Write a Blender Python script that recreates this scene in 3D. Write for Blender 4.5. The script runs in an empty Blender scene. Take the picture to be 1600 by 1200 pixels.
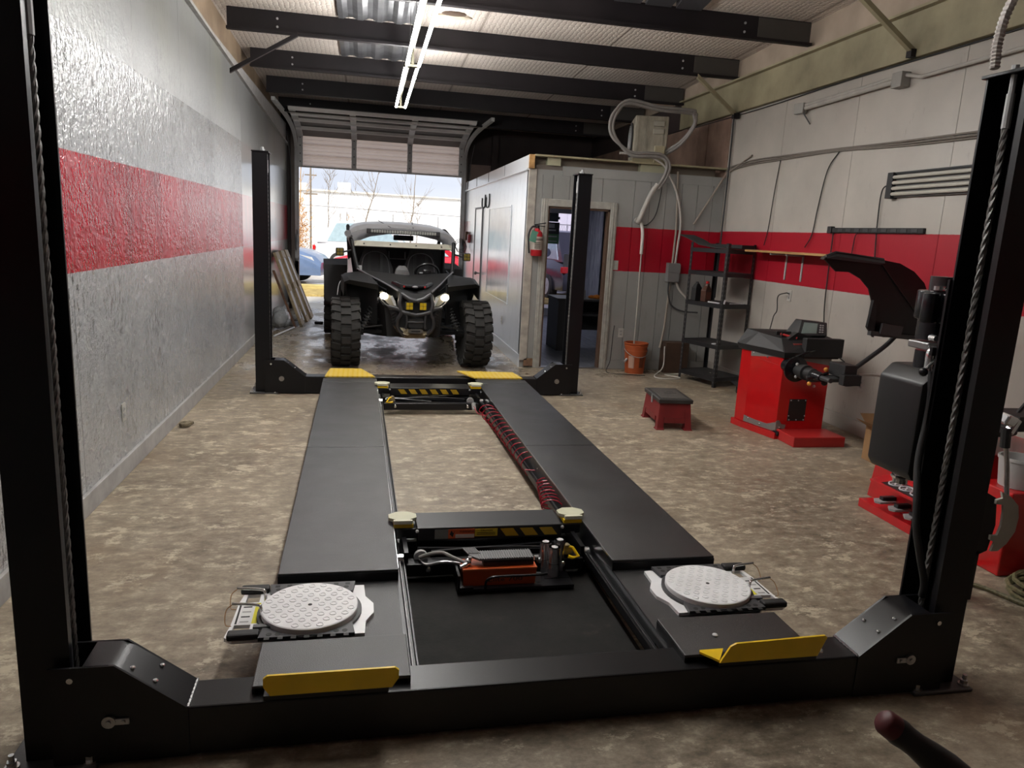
import bpy, bmesh, math, random
from mathutils import Vector as V, Matrix
random.seed(7)
PI = math.pi
SC = bpy.context.scene
COL = SC.collection
# ------------------------------------------------------------ camera, world, sun, exposure
cam = bpy.data.objects.new('camera', bpy.data.cameras.new('camera')); COL.objects.link(cam)
cam.data.lens = 25.874; cam.data.sensor_width = 36.0; cam.data.clip_start = 0.02; cam.data.clip_end = 500
_r = V((0.98085221, -0.18778935, 0.05161486)); _u = V((-0.01210128, 0.20574723, 0.97853035)); _f = V((0.19437719, 0.96041826, -0.19953513))
cam.matrix_world = Matrix(((_r.x, _u.x, -_f.x, 0), (_r.y, _u.y, -_f.y, 0), (_r.z, _u.z, -_f.z, 1.6), (0, 0, 0, 1)))
SC.camera = cam
SC.view_settings.view_transform = 'Standard'; SC.view_settings.look = 'None'
SC.view_settings.exposure = 0.0; SC.view_settings.gamma = 1.0; SC.view_settings.use_curve_mapping = False
TUBE = 120          # radiance of a lit fluorescent tube
SKY = 1.25
world = bpy.data.worlds.new('overcast_sky'); SC.world = world; world.use_nodes = True
nt = world.node_tree; nt.nodes.clear()
out = nt.nodes.new('ShaderNodeOutputWorld'); bg = nt.nodes.new('ShaderNodeBackground')
tc = nt.nodes.new('ShaderNodeTexCoord'); mp = nt.nodes.new('ShaderNodeMapping'); mp.inputs['Scale'].default_value = (1.2, 1.2, 5)
nz = nt.nodes.new('ShaderNodeTexNoise'); nz.inputs['Scale'].default_value = 2.2; nz.inputs['Detail'].default_value = 5
rp = nt.nodes.new('ShaderNodeValToRGB')
rp.color_ramp.elements[0].position = .3; rp.color_ramp.elements[0].color = (.60, .65, .76, 1)
rp.color_ramp.elements[1].position = .7; rp.color_ramp.elements[1].color = (.82, .85, .91, 1)
nt.links.new(tc.outputs['Generated'], mp.inputs['Vector']); nt.links.new(mp.outputs['Vector'], nz.inputs['Vector'])
nt.links.new(nz.outputs['Fac'], rp.inputs['Fac']); nt.links.new(rp.outputs['Color'], bg.inputs['Color'])
bg.inputs['Strength'].default_value = SKY; nt.links.new(bg.outputs['Background'], out.inputs['Surface'])
sun = bpy.data.objects.new('hazy_sun', bpy.data.lights.new('hazy_sun', 'SUN')); COL.objects.link(sun)
sun.data.energy = 6.0; sun.data.angle = math.radians(12); sun.data.color = (1, .96, .9)
sun.rotation_euler = (math.radians(46), 0, math.radians(-20))

# ------------------------------------------------------------ mesh helpers
class B:
    def __init__(s): s.bm = bmesh.new()
    def box(s, x0, x1, y0, y1, z0, z1, bev=0, m=None):
        vs = [s.bm.verts.new((x, y, z)) for x in (x0, x1) for y in (y0, y1) for z in (z0, z1)]
        fs = [s.bm.faces.new([vs[i] for i in q]) for q in ((0, 1, 3, 2), (4, 6, 7, 5), (0, 4, 5, 1), (2, 3, 7, 6), (0, 2, 6, 4), (1, 5, 7, 3))]
        if m is not None:
            for v in vs: v.co = m @ v.co
        if bev:
            es = {e for f in fs for e in f.edges}
            bmesh.ops.bevel(s.bm, geom=list(es), offset=bev, segments=2, profile=.5, affect='EDGES')
        return s
    def ob(s, c, size, rot=(0, 0, 0), bev=0):          # box by centre, size, euler
        from mathutils import Euler
        M = Matrix.Translation(c) @ Euler(rot).to_matrix().to_4x4()
        a, b, d = size[0] / 2, size[1] / 2, size[2] / 2
        return s.box(-a, a, -b, b, -d, d, bev, M)
    def loft(s, rings, cap=True, closed=False):
        R = [[s.bm.verts.new(p) for p in r] for r in rings]
        n = len(R[0]); k = len(R)
        for i in range(k if closed else k - 1):
            a, b = R[i], R[(i + 1) % k]
            for j in range(n):
                try: s.bm.faces.new((a[j], a[(j + 1) % n], b[(j + 1) % n], b[j]))
                except ValueError: pass
        if cap and not closed:
            try: s.bm.faces.new(list(reversed(R[0]))); s.bm.faces.new(R[-1])
            except ValueError: pass
        return s
    def cyl(s, p, q, r, n=12, r2=None, cap=True):
        p, q = V(p), V(q); d = (q - p).normalized(); a = d.orthogonal().normalized(); b = d.cross(a); r2 = r if r2 is None else r2
        ring = lambda c, rr: [c + (a * math.cos(2 * PI * i / n) + b * math.sin(2 * PI * i / n)) * rr for i in range(n)]
        return s.loft([ring(p, r), ring(q, r2)], cap)
    def tube(s, pts, r, n=6, closed=False):
        P = [V(p) for p in pts]; k = len(P); a = None; rings = []
        for i, p in enumerate(P):
            if closed: d = P[(i + 1) % k] - P[i - 1]
            else: d = P[min(i + 1, k - 1)] - P[max(i - 1, 0)]
            d = d.normalized() if d.length > 1e-9 else V((0, 0, 1))
            a = d.orthogonal() if a is None else a - d * a.dot(d)
            if a.length < 1e-5: a = d.orthogonal()
            a.normalize(); b = d.cross(a)
            rr = r[i] if isinstance(r, (list, tuple)) else r
            rings.append([p + (a * math.cos(2 * PI * j / n) + b * math.sin(2 * PI * j / n)) * rr for j in range(n)])
        return s.loft(rings, True, closed)
    def prism(s, poly, a, b, ax='y'):                   # poly in the two other axes
        f = {'y': lambda u, v, t: (u, t, v), 'x': lambda u, v, t: (t, u, v), 'z': lambda u, v, t: (u, v, t)}[ax]
        return s.loft([[f(u, v, a) for u, v in poly], [f(u, v, b) for u, v in poly]])
    def lathe(s, prof, c=(0, 0, 0), ax='z', n=24):
        c = V(c); rings = []
        for r, h in prof:
            ring = []
            for i in range(n):
                t = 2 * PI * i / n; u, v = r * math.cos(t), r * math.sin(t)
                ring.append(c + V({'z': (u, v, h), 'x': (h, u, v), 'y': (u, h, v)}[ax]))
            rings.append(ring)
        return s.loft(rings)
    def ball(s, c, r, sc=(1, 1, 1), n=10):
        c = V(c); k = n // 2
        rings = []
        for i in range(k + 1):
            t = PI * (i + .08) / (k + .16); rings.append([c + V((r * sc[0] * math.sin(t) * math.cos(2 * PI * j / n), r * sc[1] * math.sin(t) * math.sin(2 * PI * j / n), -r * sc[2] * math.cos(t))) for j in range(n)])
        return s.loft(rings)
    def poly(s, pts): s.bm.faces.new([s.bm.verts.new(p) for p in pts]); return s
    def mesh(s, name, mat, smooth=None, bev=0):
        bmesh.ops.recalc_face_normals(s.bm, faces=s.bm.faces)
        if bev:
            es = [e for e in s.bm.edges if len(e.link_faces) == 2 and e.calc_face_angle(0) > .5]
            bmesh.ops.bevel(s.bm, geom=es, offset=bev, segments=2, profile=.5, affect='EDGES', clamp_overlap=True)
        me = bpy.data.meshes.new(name); s.bm.to_mesh(me); s.bm.free()
        me.materials.append(mat)
        if smooth:
            me.polygons.foreach_set('use_smooth', [True] * len(me.polygons)); me.set_sharp_from_angle(angle=smooth)
        return me
    def o(s, name, mat, parent=None, smooth=None, bev=0, label=None, stuff=False):
        return link(name, s.mesh(name, mat, smooth, bev), parent, label, stuff)

def link(name, me, parent=None, label=None, stuff=False, loc=None, rot=None):
    o = bpy.data.objects.new(name, me); COL.objects.link(o)
    if parent: o.parent = parent
    if label: o['label'] = label
    if stuff: o['kind'] = 'stuff'
    if loc: o.location = loc
    if rot: o.rotation_euler = rot
    return o
def thing(name, label, cat, loc=(0, 0, 0), rz=0, group=None):
    o = bpy.data.objects.new(name, None); COL.objects.link(o); o.empty_display_size = .1
    o.location = loc; o.rotation_euler = (0, 0, rz); return tag(o, label, cat, group)
def tag(o, label, cat, group=None):
    o['label'] = label; o['category'] = cat
    if group: o['group'] = group
    return o
def st(o): o['kind'] = 'structure'; return o
def struct(name, loc=(0, 0, 0)):
    o = bpy.data.objects.new(name, None); COL.objects.link(o); o.location = loc; return st(o)
def copy_tree(o, parent=None):
    c = o.copy(); COL.objects.link(c)
    if parent: c.parent = parent
    for ch in list(o.children): copy_tree(ch, c)
    return c
def text(body, size, mat, parent, loc, rot, ext=.0006, name='lettering', align='CENTER'):
    cu = bpy.data.curves.new(name, 'FONT'); cu.body = body; cu.size = size; cu.extrude = ext; cu.align_x = align; cu.align_y = 'CENTER'; cu.resolution_u = 2
    t = bpy.data.objects.new(name, cu); COL.objects.link(t)
    me = bpy.data.meshes.new_from_object(t.evaluated_get(bpy.context.evaluated_depsgraph_get()))
    bpy.data.objects.remove(t); me.materials.clear(); me.materials.append(mat)
    return link(name, me, parent, loc=loc, rot=rot)
def smoothpath(pts, k=6):                                # Catmull-Rom through the points
    P = [V(p) for p in pts]; P = [2 * P[0] - P[1]] + P + [2 * P[-1] - P[-2]]; out = []
    for i in range(1, len(P) - 2):
        for j in range(k):
            t = j / k; a, b, c, d = P[i - 1:i + 3]
            out.append(.5 * ((2 * b) + (c - a) * t + (2 * a - 5 * b + 4 * c - d) * t * t + (3 * b - a - 3 * c + d) * t ** 3))
    return out + [P[-2]]
def helix(path, R, r_turns, steps=12, squash=1):
    P = [V(p) for p in path]; L = [0]
    for a, b in zip(P, P[1:]): L.append(L[-1] + (b - a).length)
    n = int(r_turns * steps); out = []
    for i in range(n + 1):
        s = L[-1] * i / n; j = max(k for k in range(len(P)) if L[k] <= s + 1e-9); j = min(j, len(P) - 2)
        f = (s - L[j]) / max(L[j + 1] - L[j], 1e-6); p = P[j].lerp(P[j + 1], f); d = (P[j + 1] - P[j]).normalized()
        a = d.cross(V((0, 0, 1))).normalized(); b = a.cross(d); t = 2 * PI * i / steps
        out.append(p + a * (R * math.cos(t)) + b * (R * squash * math.sin(t)))
    return out

# ------------------------------------------------------------ materials
def lin(h):
    h = h.lstrip('#'); v = [int(h[i:i + 2], 16) / 255 for i in (0, 2, 4)]
    return tuple(((x + .055) / 1.055) ** 2.4 if x > .04045 else x / 12.92 for x in v) + (1,)
class M:
    """a principled material with a small node toolkit"""
    def __init__(s, name, col, rough=.5, metal=0, spec=None, coat=0):
        s.m = bpy.data.materials.new(name); s.m.use_nodes = True; s.t = s.m.node_tree
        s.p = s.t.nodes['Principled BSDF']
        s.p.inputs['Base Color'].default_value = lin(col) if isinstance(col, str) else tuple(col) + (1,)
        s.p.inputs['Roughness'].default_value = rough; s.p.inputs['Metallic'].default_value = metal
        if spec is not None: s.p.inputs['Specular IOR Level'].default_value = spec
        if coat: s.p.inputs['Coat Weight'].default_value = coat; s.p.inputs['Coat Roughness'].default_value = .12
    def n(s, typ, **k):
        nd = s.t.nodes.new('ShaderNode' + typ)
        for a, b in k.items():
            if hasattr(nd, a) and not a[0].isupper(): setattr(nd, a, b)
            else: nd.inputs[a.replace('_', ' ')].default_value = b
        return nd
    def l(s, a, b): s.t.links.new(a, b)
    def coord(s, scale=(1, 1, 1), world=True):
        g = s.n('NewGeometry').outputs['Position'] if world else s.n('TexCoord').outputs['Object']
        mpn = s.n('Mapping'); mpn.inputs['Scale'].default_value = scale; s.l(g, mpn.inputs['Vector']); return mpn.outputs['Vector']
    def noise(s, scale, detail=4, vec=(1, 1, 1), world=True, rough=.55):
        nd = s.n('TexNoise'); nd.inputs['Scale'].default_value = scale; nd.inputs['Detail'].default_value = detail; nd.inputs['Roughness'].default_value = rough
        s.l(s.coord(vec, world), nd.inputs['Vector']); return nd.outputs['Fac']
    def ramp(s, fac, stops):
        r = s.n('ValToRGB'); e = r.color_ramp.elements
        while len(e) < len(stops): e.new(.5)
        for i, (p, c) in enumerate(stops):
            e[i].position = p; e[i].color = lin(c) if isinstance(c, str) else ((c, c, c, 1) if isinstance(c, (int, float)) else tuple(c) + (1,))
        s.l(fac, r.inputs['Fac']); return r.outputs['Color']
    def mix(s, fac, a, b, mode='MIX'):
        x = s.n('Mix', data_type='RGBA', blend_type=mode)
        for sock, val in ((x.inputs[0], fac), (x.inputs[6], a), (x.inputs[7], b)):
            if isinstance(val, (int, float)): sock.default_value = val if sock == x.inputs[0] else (val, val, val, 1)
            elif isinstance(val, str): sock.default_value = lin(val)
            elif isinstance(val, tuple): sock.default_value = val if len(val) == 4 else val + (1,)
            else: s.l(val, sock)
        return x.outputs[2]
    def math(s, op, a, b=0):
        x = s.n('Math', operation=op)
        for sock, val in zip(x.inputs, (a, b)):
            if isinstance(val, (int, float)): sock.default_value = val
            else: s.l(val, sock)
        return x.outputs[0]
    def axis(s, i):
        sp = s.n('SeparateXYZ'); s.l(s.n('NewGeometry').outputs['Position'], sp.inputs[0]); return sp.outputs[i]
    def base(s, c): s.l(c, s.p.inputs['Base Color']); return s
    def rough(s, c): s.l(c, s.p.inputs['Roughness']); return s
    def bump(s, h, strength=.3, dist=.005):
        b = s.n('Bump'); b.inputs['Strength'].default_value = strength; b.inputs['Distance'].default_value = dist
        s.l(h, b.inputs['Height']); s.l(b.outputs[0], s.p.inputs['Normal']); s.l(b.outputs[0], s.p.inputs['Coat Normal']); return s
    def emit(s, col, k): s.p.inputs['Emission Color'].default_value = lin(col); s.p.inputs['Emission Strength'].default_value = k; return s
def simple(name, col, rough=.5, metal=0, var=.0, vs=8, bump=0, bs=150, coat=0, spec=None):
    m = M(name, col, rough, metal, spec, coat)
    c = m.p.inputs['Base Color'].default_value[:]
    f = m.noise(vs, 3, world=False); v = max(var, .06)
    m.base(m.ramp(f, [(.3, tuple(x * (1 - v) for x in c[:3])), (.7, tuple(min(1, x * (1 + v)) for x in c[:3]))]))
    if bump: m.bump(m.noise(bs, 2, world=False), bump, .002)
    return m.m
blk = simple('black_powder_coat', (.0055, .0055, .007), .34, 0, .1, 6, .08, 260, spec=.35)
blks = simple('satin_black', (.011, .011, .013), .45)
blkg = simple('gloss_black_plastic', (.008, .008, .01), .22, 0, .1)
blkm = simple('matt_black_plastic', (.012, .012, .013), .62)
rub = simple('black_rubber', (.013, .013, .013), .75, 0, .15, 20, .2, 120)
steel = simple('bare_steel', (.42, .42, .43), .32, 1, .12, 30)
chrome = simple('chrome', (.70, .70, .71), .16, .85)
cable_m = simple('wire_rope_steel', (.17, .165, .16), .5, .6, .3, 60)
yel = simple('safety_yellow', (.78, .52, .008), .4, 0, .06)
white = simple('white_enamel', (.60, .60, .62), .42, 0, .06)
cream = simple('cream_plastic', (.58, .57, .44), .5)
red = simple('machine_red', (.50, .006, .008), .3, 0, .08, coat=.3)
orange = simple('pump_orange', (.50, .075, .012), .42)
grey = simple('mid_grey_plastic', (.10, .10, .105), .5)
dgrey = simple('dark_grey_plastic', (.035, .035, .038), .5)
lgrey = simple('light_grey', (.32, .32, .32), .5)
wood = M('pine_wood', '#a87f4e', .6); wood.base(wood.ramp(wood.noise(14, 4, (1, .12, 1)), [(.3, '#8a6238'), (.7, '#bb9460')])); wood = wood.m
brown = simple('brown_board', (.13, .06, .03), .65, 0, .3, 12)
card = simple('cardboard', (.27, .155, .07), .8, 0, .1)
# ------------------------------------------------------------ the setting
XL, XR, YB, YF = -1.47, 4.31, -3.2, 14.55          # walls: left, right, behind the camera, roll-up door
roofz = lambda y: 3.735 - .034 * (y - 8.6)
redc = (.33, .006, .018)
# floor: worn, stained shop concrete, polished and damp in places
f = M('shop_concrete', '#8a7a62', .5)
n1 = f.noise(.9, 7, (1, 1, 1), rough=.66); n2 = f.noise(12, 10, (.8, 1.25, 1), rough=.74); n3 = f.noise(60, 4)
c1 = f.ramp(n1, [(.34, '#5d5347'), (.5, '#857a69'), (.66, '#a59886')])
c2 = f.ramp(n2, [(.36, '#4a4036'), (.46, '#7d705f'), (.55, '#9c907e'), (.63, '#c9bca4')])
base = f.mix(.55, c1, c2)
rust = f.ramp(f.noise(.8, 3, (1.3, .9, 1)), [(.56, 0.), (.72, 1.)])
base = f.mix(f.math('MULTIPLY', rust, .28), base, '#7a5528')
stn = f.ramp(f.noise(6, 11, rough=.8), [(.60, 0.), (.66, 1.)])
base = f.mix(f.math('MULTIPLY', stn, .55), base, '#37302a')
pale = f.ramp(f.noise(4.2, 14, (.7, 1.2, 1), rough=.82), [(.56, 0.), (.58, 1.)])
base = f.mix(f.math('MULTIPLY', pale, .55), base, '#c9bda6')
f.base(base)
damp = f.ramp(f.noise(2.6, 9, (1, .55, 1), rough=.7), [(.44, .17), (.60, .55)])
dry = f.ramp(n2, [(.4, .42), (.62, .66)])
yy = f.n('MapRange'); f.l(f.axis(1), yy.inputs[0]); yy.inputs[1].default_value = 6.8; yy.inputs[2].default_value = 8.8
f.rough(f.mix(yy.outputs[0], dry, damp)); f.bump(f.mix(.5, n2, n3), .25, .005)
st(B().box(XL - .3, XR + .3, YB, YF + .15, -.12, 0).o('floor', f.m))

# painted walls: grey with one red band, glossy thick paint
def wallpaint(name, zlo, zhi, greyc, kind):
    m = M(name, greyc, .3, coat=.0)
    z = m.axis(2)
    wob = m.math('MULTIPLY', m.math('SUBTRACT', m.noise(30, 2), .5), .006)
    zz = m.math('ADD', z, wob)
    band = m.math('MULTIPLY', m.math('GREATER_THAN', zz, zlo), m.math('LESS_THAN', zz, zhi))
    g = lin(greyc)
    if kind == 'left':
        drip = m.noise(30, 2, (.8, .8, .8), rough=.5); fine = m.noise(62, 2, (.8, .8, .8), rough=.5)
        m.p.inputs['Coat Weight'].default_value = 1.0; m.p.inputs['Coat Roughness'].default_value = .13; m.p.inputs['Specular IOR Level'].default_value = .5
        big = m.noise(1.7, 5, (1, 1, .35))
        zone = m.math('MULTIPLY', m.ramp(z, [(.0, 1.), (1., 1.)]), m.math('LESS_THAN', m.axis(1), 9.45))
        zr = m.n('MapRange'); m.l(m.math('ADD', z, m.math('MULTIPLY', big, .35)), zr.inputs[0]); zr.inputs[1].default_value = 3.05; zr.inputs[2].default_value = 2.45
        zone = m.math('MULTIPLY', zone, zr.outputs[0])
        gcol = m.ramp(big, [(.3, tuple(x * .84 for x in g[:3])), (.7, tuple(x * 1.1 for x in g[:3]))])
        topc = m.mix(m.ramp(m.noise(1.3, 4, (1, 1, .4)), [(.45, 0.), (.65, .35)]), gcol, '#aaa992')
        gcol = m.mix(zone, m.mix(.5, topc, '#4a4a40'), gcol)  # upper wall: yellowish coat, colour darkened to offset the strip lights
        dk = m.math('MULTIPLY', m.ramp(m.noise(30, 8, (1, 1, .35), rough=.75), [(.51, 0.), (.60, 1.)]), m.math('MULTIPLY', m.ramp(m.noise(2.3, 5, (1, 1, .3)), [(.42, .06), (.62, .85)]), m.math('ADD', .15, m.math('MULTIPLY', zone, .85))))
        rcol = m.mix(m.ramp(m.noise(3.2, 6, (1, 1, .22), rough=.7), [(.50, 0.), (.72, .75)]), redc, (.10, .004, .008))
        col = m.mix(band, m.mix(dk, gcol, '#3c3c3d'), rcol)
        top_ = m.math('GREATER_THAN', z, 2.5)
        m.rough(m.mix(zone, m.mix(top_, .28, .5), m.ramp(m.noise(5, 4), [(.35, .2), (.7, .32)])))
        m.l(m.math('SUBTRACT', .65, m.math('MULTIPLY', .65, top_)), m.p.inputs['Coat Weight'])
        h = m.math('MULTIPLY', m.mix(.4, drip, fine), m.math('ADD', .03, m.math('MULTIPLY', zone, .97)))
        m.bump(h, 1.0, .016)
    else:
        if kind == 'office': band = m.math('MULTIPLY', band, m.math('GREATER_THAN', m.axis(0), 2.9))
        big = m.noise(1.5, 5); fine = m.noise(40, 4, (1, 1, .5))
        gcol = m.ramp(big, [(.3, tuple(x * .86 for x in g[:3])), (.7, tuple(x * 1.08 for x in g[:3]))])
        scuff = m.math('MULTIPLY', m.ramp(m.noise(9, 8, (1, 1, .35), rough=.75), [(.60, 0.), (.72, 1.)]), .35)
        col = m.mix(band, m.mix(scuff, gcol, '#6b6660'), m.mix(scuff, redc, (.22, .02, .03)))
        m.p.inputs['Roughness'].default_value = .38 if kind == 'right' else .26
        m.bump(m.mix(.5, fine, m.noise(6, 4, (1, 1, .3))), .25 if kind == 'right' else .35, .006)
    return m.base(col).m
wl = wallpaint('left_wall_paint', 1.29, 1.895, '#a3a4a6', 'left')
wr = wallpaint('right_wall_paint', 1.235, 1.766, '#a8a29a', 'right')
wo = wallpaint('office_paint', 1.222, 1.752, '#8f8f8d', 'office')
mws = M('office_side_paint', '#b4b8bd', .28, coat=1.0); mws.p.inputs['Coat Roughness'].default_value = .24
bnd = mws.math('MULTIPLY', mws.math('MULTIPLY', mws.math('GREATER_THAN', mws.axis(2), 1.13), mws.math('LESS_THAN', mws.axis(2), 1.79)), mws.math('GREATER_THAN', mws.axis(1), 13.75))
ws_dirt = mws.math('MULTIPLY', mws.ramp(mws.noise(14, 8, (1, 1, .3), rough=.75), [(.58, 0.), (.66, 1.)]), .4)
mws.base(mws.mix(bnd, mws.mix(ws_dirt, '#cbd0d6', '#8a8781'), redc)); mws.bump(mws.mix(.5, mws.noise(50, 5, (1, 1, .3)), mws.noise(7, 4, (1, 1, .3))), .35, .006); mws = mws.m
concr = simple('painted_curb', (.33, .32, .31), .6, 0, .15, 10)
tan = M('tan_primer_steel', '#a39a80', .55); tan.base(tan.ramp(tan.noise(2.2, 5), [(.3, '#776f58'), (.7, '#a0977b')])); tan = tan.m
purl = simple('dark_primer_steel', (.010, .0075, .009), .55, 0, .2, 4, spec=.3)
ltan = M('brown_beam_paint', '#85705a', .6); ltan.base(ltan.ramp(ltan.noise(2.2, 5), [(.3, '#6d5a47'), (.7, '#94806a')])); ltan = ltan.m
pink = M('kraft_backed_board', '#8a6f60', .8); pink.base(pink.ramp(pink.noise(3, 5), [(.3, '#6f584c'), (.7, '#9c8070')])); pink = pink.m
darkwall = simple('dark_brown_metal_and_shade', (.035, .024, .023), .6, 0, .2, 3)

# left wall: sheets of panelling with recessed joints, on a solid backing
w = struct('wall_left'); B().box(XL - .25, XL - .012, YB, YF, 0, 3.35).o('backing', concr, w)
ztop = lambda y: 3.31 - .044 * max(0, y - 6.8)
y = YB
while y < YF:
    y2 = min(y + 1.22, YF)
    if YF - y2 < .3: y2 = YF
    a, b = y + .002, y2 - .002
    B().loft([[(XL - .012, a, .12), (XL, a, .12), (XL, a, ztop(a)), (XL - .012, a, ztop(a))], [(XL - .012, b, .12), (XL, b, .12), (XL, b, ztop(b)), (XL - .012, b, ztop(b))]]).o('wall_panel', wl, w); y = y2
st(B().box(XL - .012, XL + .018, YB, YF, 0, .118, .004).o('baseboard_left', concr))
st(B().loft([[(XL - .25, q, ztop(q)), (XL + .035, q, ztop(q)), (XL + .035, q, ztop(q) + .03), (XL - .25, q, ztop(q) + .03)] for q in (YB, 6.8, YF)]).o('trim_1', concr))
st(B().box(XL - .3, XL - .1, YB, YF, 2.85, 4.1).o('trim_2', ltan))
# right wall
w = struct('wall_right'); B().box(XR + .012, XR + .25, YB, YF, 0, 4.1).o('backing', concr, w)
y = 8.72
while y > YB:
    y2 = max(y - 1.22, YB); B().box(XR, XR + .012, y2 + .0025, y - .0025, .13, 3.14).o('wall_panel', wr, w); y = y2
B().box(XR, XR + .012, 8.73, YF, 0, 3.14).o('wall_panel', pink, w, label='bare pinkish board behind the office roof')
B().box(XR - .012, XR + .0, 9.35, 9.62, 2.52, 3.12, .01).o('stud', pink, w)
st(B().box(XR - .02, XR + .012, YB, 8.72, 0, .128, .005).o('baseboard_right', wr))
st(B().box(XR - .05, XR + .012, YB, 10.2, 3.145, 3.50, .006).o('trim_3', tan, label=None))
st(B().box(XR - .11, XR - .05, YB, 10.2, 3.49, 3.51).o('trim_4', tan))
st(B().box(XR - .02, XR + .012, 10.2, YF, 3.145, 3.50).o('trim_5', darkwall))  # far stretch of the beam, painted dark for the shade past the office
st(B().box(XR - .03, XR + .012, YB, YF, 3.512, 4.0).o('trim_12', simple('tan_insulation_face', (.33, .26, .20), .85, 0, .15, 3)))
# wall behind the camera
st(B().box(XL - .25, XR + .25, YB - .15, YB, 0, 4.1).o('wall_back', wr))
# roll-up door wall
DX0, DX1, DZ = -1.27, 1.76, 2.6
w = struct('wall_front')
B().box(XL - .25, DX0 - .13, YF, YF + .15, 0, 4.1).o('pier', darkwall, w); B().box(DX1 + .02, XR + .25, YF, YF + .15, 2.45, 4.1).o('pier', darkwall, w)
B().box(DX1 + .02, 3.2, YF, YF + .15, 0, 2.45).o('pier', darkwall, w)
B().box(4.2, XR + .25, YF, YF + .15, 0, 2.45).o('pier', lgrey, w)
B().box(DX0 - .13, DX1 + .02, YF, YF + .15, 3.3, 4.1).o('header', darkwall, w)
B().box(3.2, 4.2, YF, YF + .15, 2.15, 2.45).o('header', lgrey, w)
for a, b in ((DX0 - .13, DX0), (DX1, DX1 + .09)): st(B().box(a, b, YF - .03, YF + .12, 0, 3.3).o('trim_6', simple('weathered_jamb', (.18, .15, .13), .6)))
B().box(1.90, 2.30, YF - .03, YF, 2.52, 2.86).o('patch_board', simple('pale_board', (.30, .22, .19), .8), w)
B().box(2.30, 2.42, YF - .12, YF, 0, 3.5).o('column', darkwall, w)

# ceiling: wire-netted insulation under a sheet roof, with purlins and braces
ins = M('netted_insulation', '#cfc2b0', .85)
vo = ins.n('TexVoronoi', feature='DISTANCE_TO_EDGE'); vo.inputs['Scale'].default_value = 19; vo.inputs['Randomness'].default_value = .35
ins.l(ins.coord((1, 1.25, 0)), vo.inputs['Vector'])
wire = ins.ramp(vo.outputs['Distance'], [(.02, 1.), (.07, 0.)])
cc = ins.ramp(ins.noise(1.2, 5), [(.3, '#b8aea5'), (.7, '#d6cbc1')])
seam = ins.math('LESS_THAN', ins.math('FRACT', ins.math('DIVIDE', ins.math('ADD', ins.axis(0), .35), 1.5)), .018)
cc = ins.mix(ins.math('MULTIPLY', seam, .6), cc, '#5a4c3d')
ins.base(ins.mix(ins.math('MULTIPLY', wire, .5), cc, '#544536'))
hh = ins.math('SUBTRACT', ins.ramp(vo.outputs['Distance'], [(0, 0.), (.45, 1.)]), ins.math('MULTIPLY', seam, .8)); ins.bump(hh, .4, .014); ins = ins.m
cl = struct('ceiling')
RX0, RX1 = XL - .25, XR + .25
B().loft([[(RX0, q, roofz(q)), (RX1, q, roofz(q)), (RX1, q, roofz(q) + .2), (RX0, q, roofz(q) + .2)] for q in (YB - .15, YF + .15)]).o('insulation_blanket', ins, cl)
PY = [-2.1, -.55, 1.0, 2.55, 4.1, 5.65, 7.13, 8.58, 10.15, 11.63, 13.1]
for q in PY:
    z0 = roofz(q) - .225
    b = B().box(-1.45, XR - .06, q - .006, q + .006, z0, z0 + .225).box(-1.45, XR - .06, q - .06, q + .0, z0, z0 + .008).box(-1.45, XR - .06, q, q + .06, z0 + .217, z0 + .225)
    b.box(-1.45, XR - .06, q - .062, q - .054, z0, z0 + .025)
    po = b.o('purlin', purl, cl)
    for xx, zz in ((-.95, .07), (-.95, .15), (3.55, .07), (3.55, .15)):
        B().cyl((xx, q - .006, z0 + zz), (xx, q - .014, z0 + zz), .012, 8).o('bolt', lgrey, po)
    B().box(XR - .62, XR - .06, q - .012, q - .006, z0 + .01, z0 + .215).o('splice_plate', simple('splice_olive', (.05, .045, .04), .55), po)
corr = simple('corrugated_roof_sheet', (.20, .20, .21), .35, .7, .3, 5)
for (a, b_, y0, y1) in ((-.33, .47, 7.45, 8.5), (-.35, .47, 8.98, 10.05)):
    bb = B(); n = 16; z = roofz((y0 + y1) / 2) - .012
    ring = lambda yy: [(a + (b_ - a) * i / n, yy, roofz(yy) - .006 - (.022 if i % 4 < 2 else 0)) for i in range(n + 1)] + [(b_, yy, roofz(yy) + .01), (a, yy, roofz(yy) + .01)]
    bb.loft([ring(y0), ring(y1)]).o('exposed_roof_sheet', corr, cl, label='bare corrugated roof sheet where insulation is missing')
bb = B()
for i in range(3):
    x0 = 2.15 + i * .3; bb.loft([[(x0, 6.62, roofz(6.6) - .02), (x0 + .27, 6.6, roofz(6.6) - .02), (x0 + .27, 6.6, roofz(6.6)), (x0, 6.62, roofz(6.6))], [(x0 + .03, 7.0, roofz(7) - .06), (x0 + .29, 7.02, roofz(7) - .05), (x0 + .29, 7.02, roofz(7)), (x0 + .03, 7.0, roofz(7))]])
bb.o('torn_lining_flap', simple('dark_lining', (.045, .045, .05), .5), cl, label='torn dark flap of ceiling lining')
bb = B().ball((.83, 8.05, roofz(8.05)), .11, (1.2, .8, .18), 10); bb.o('tear', simple('torn_fibre', (.06, .035, .02), .9), cl)
bb = B().ball((.83, 8.12, roofz(8.05) - .01), .17, (1.2, .35, .12), 10); bb.o('tear_lip', simple('torn_paper', (.42, .36, .28), .9), cl)
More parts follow.
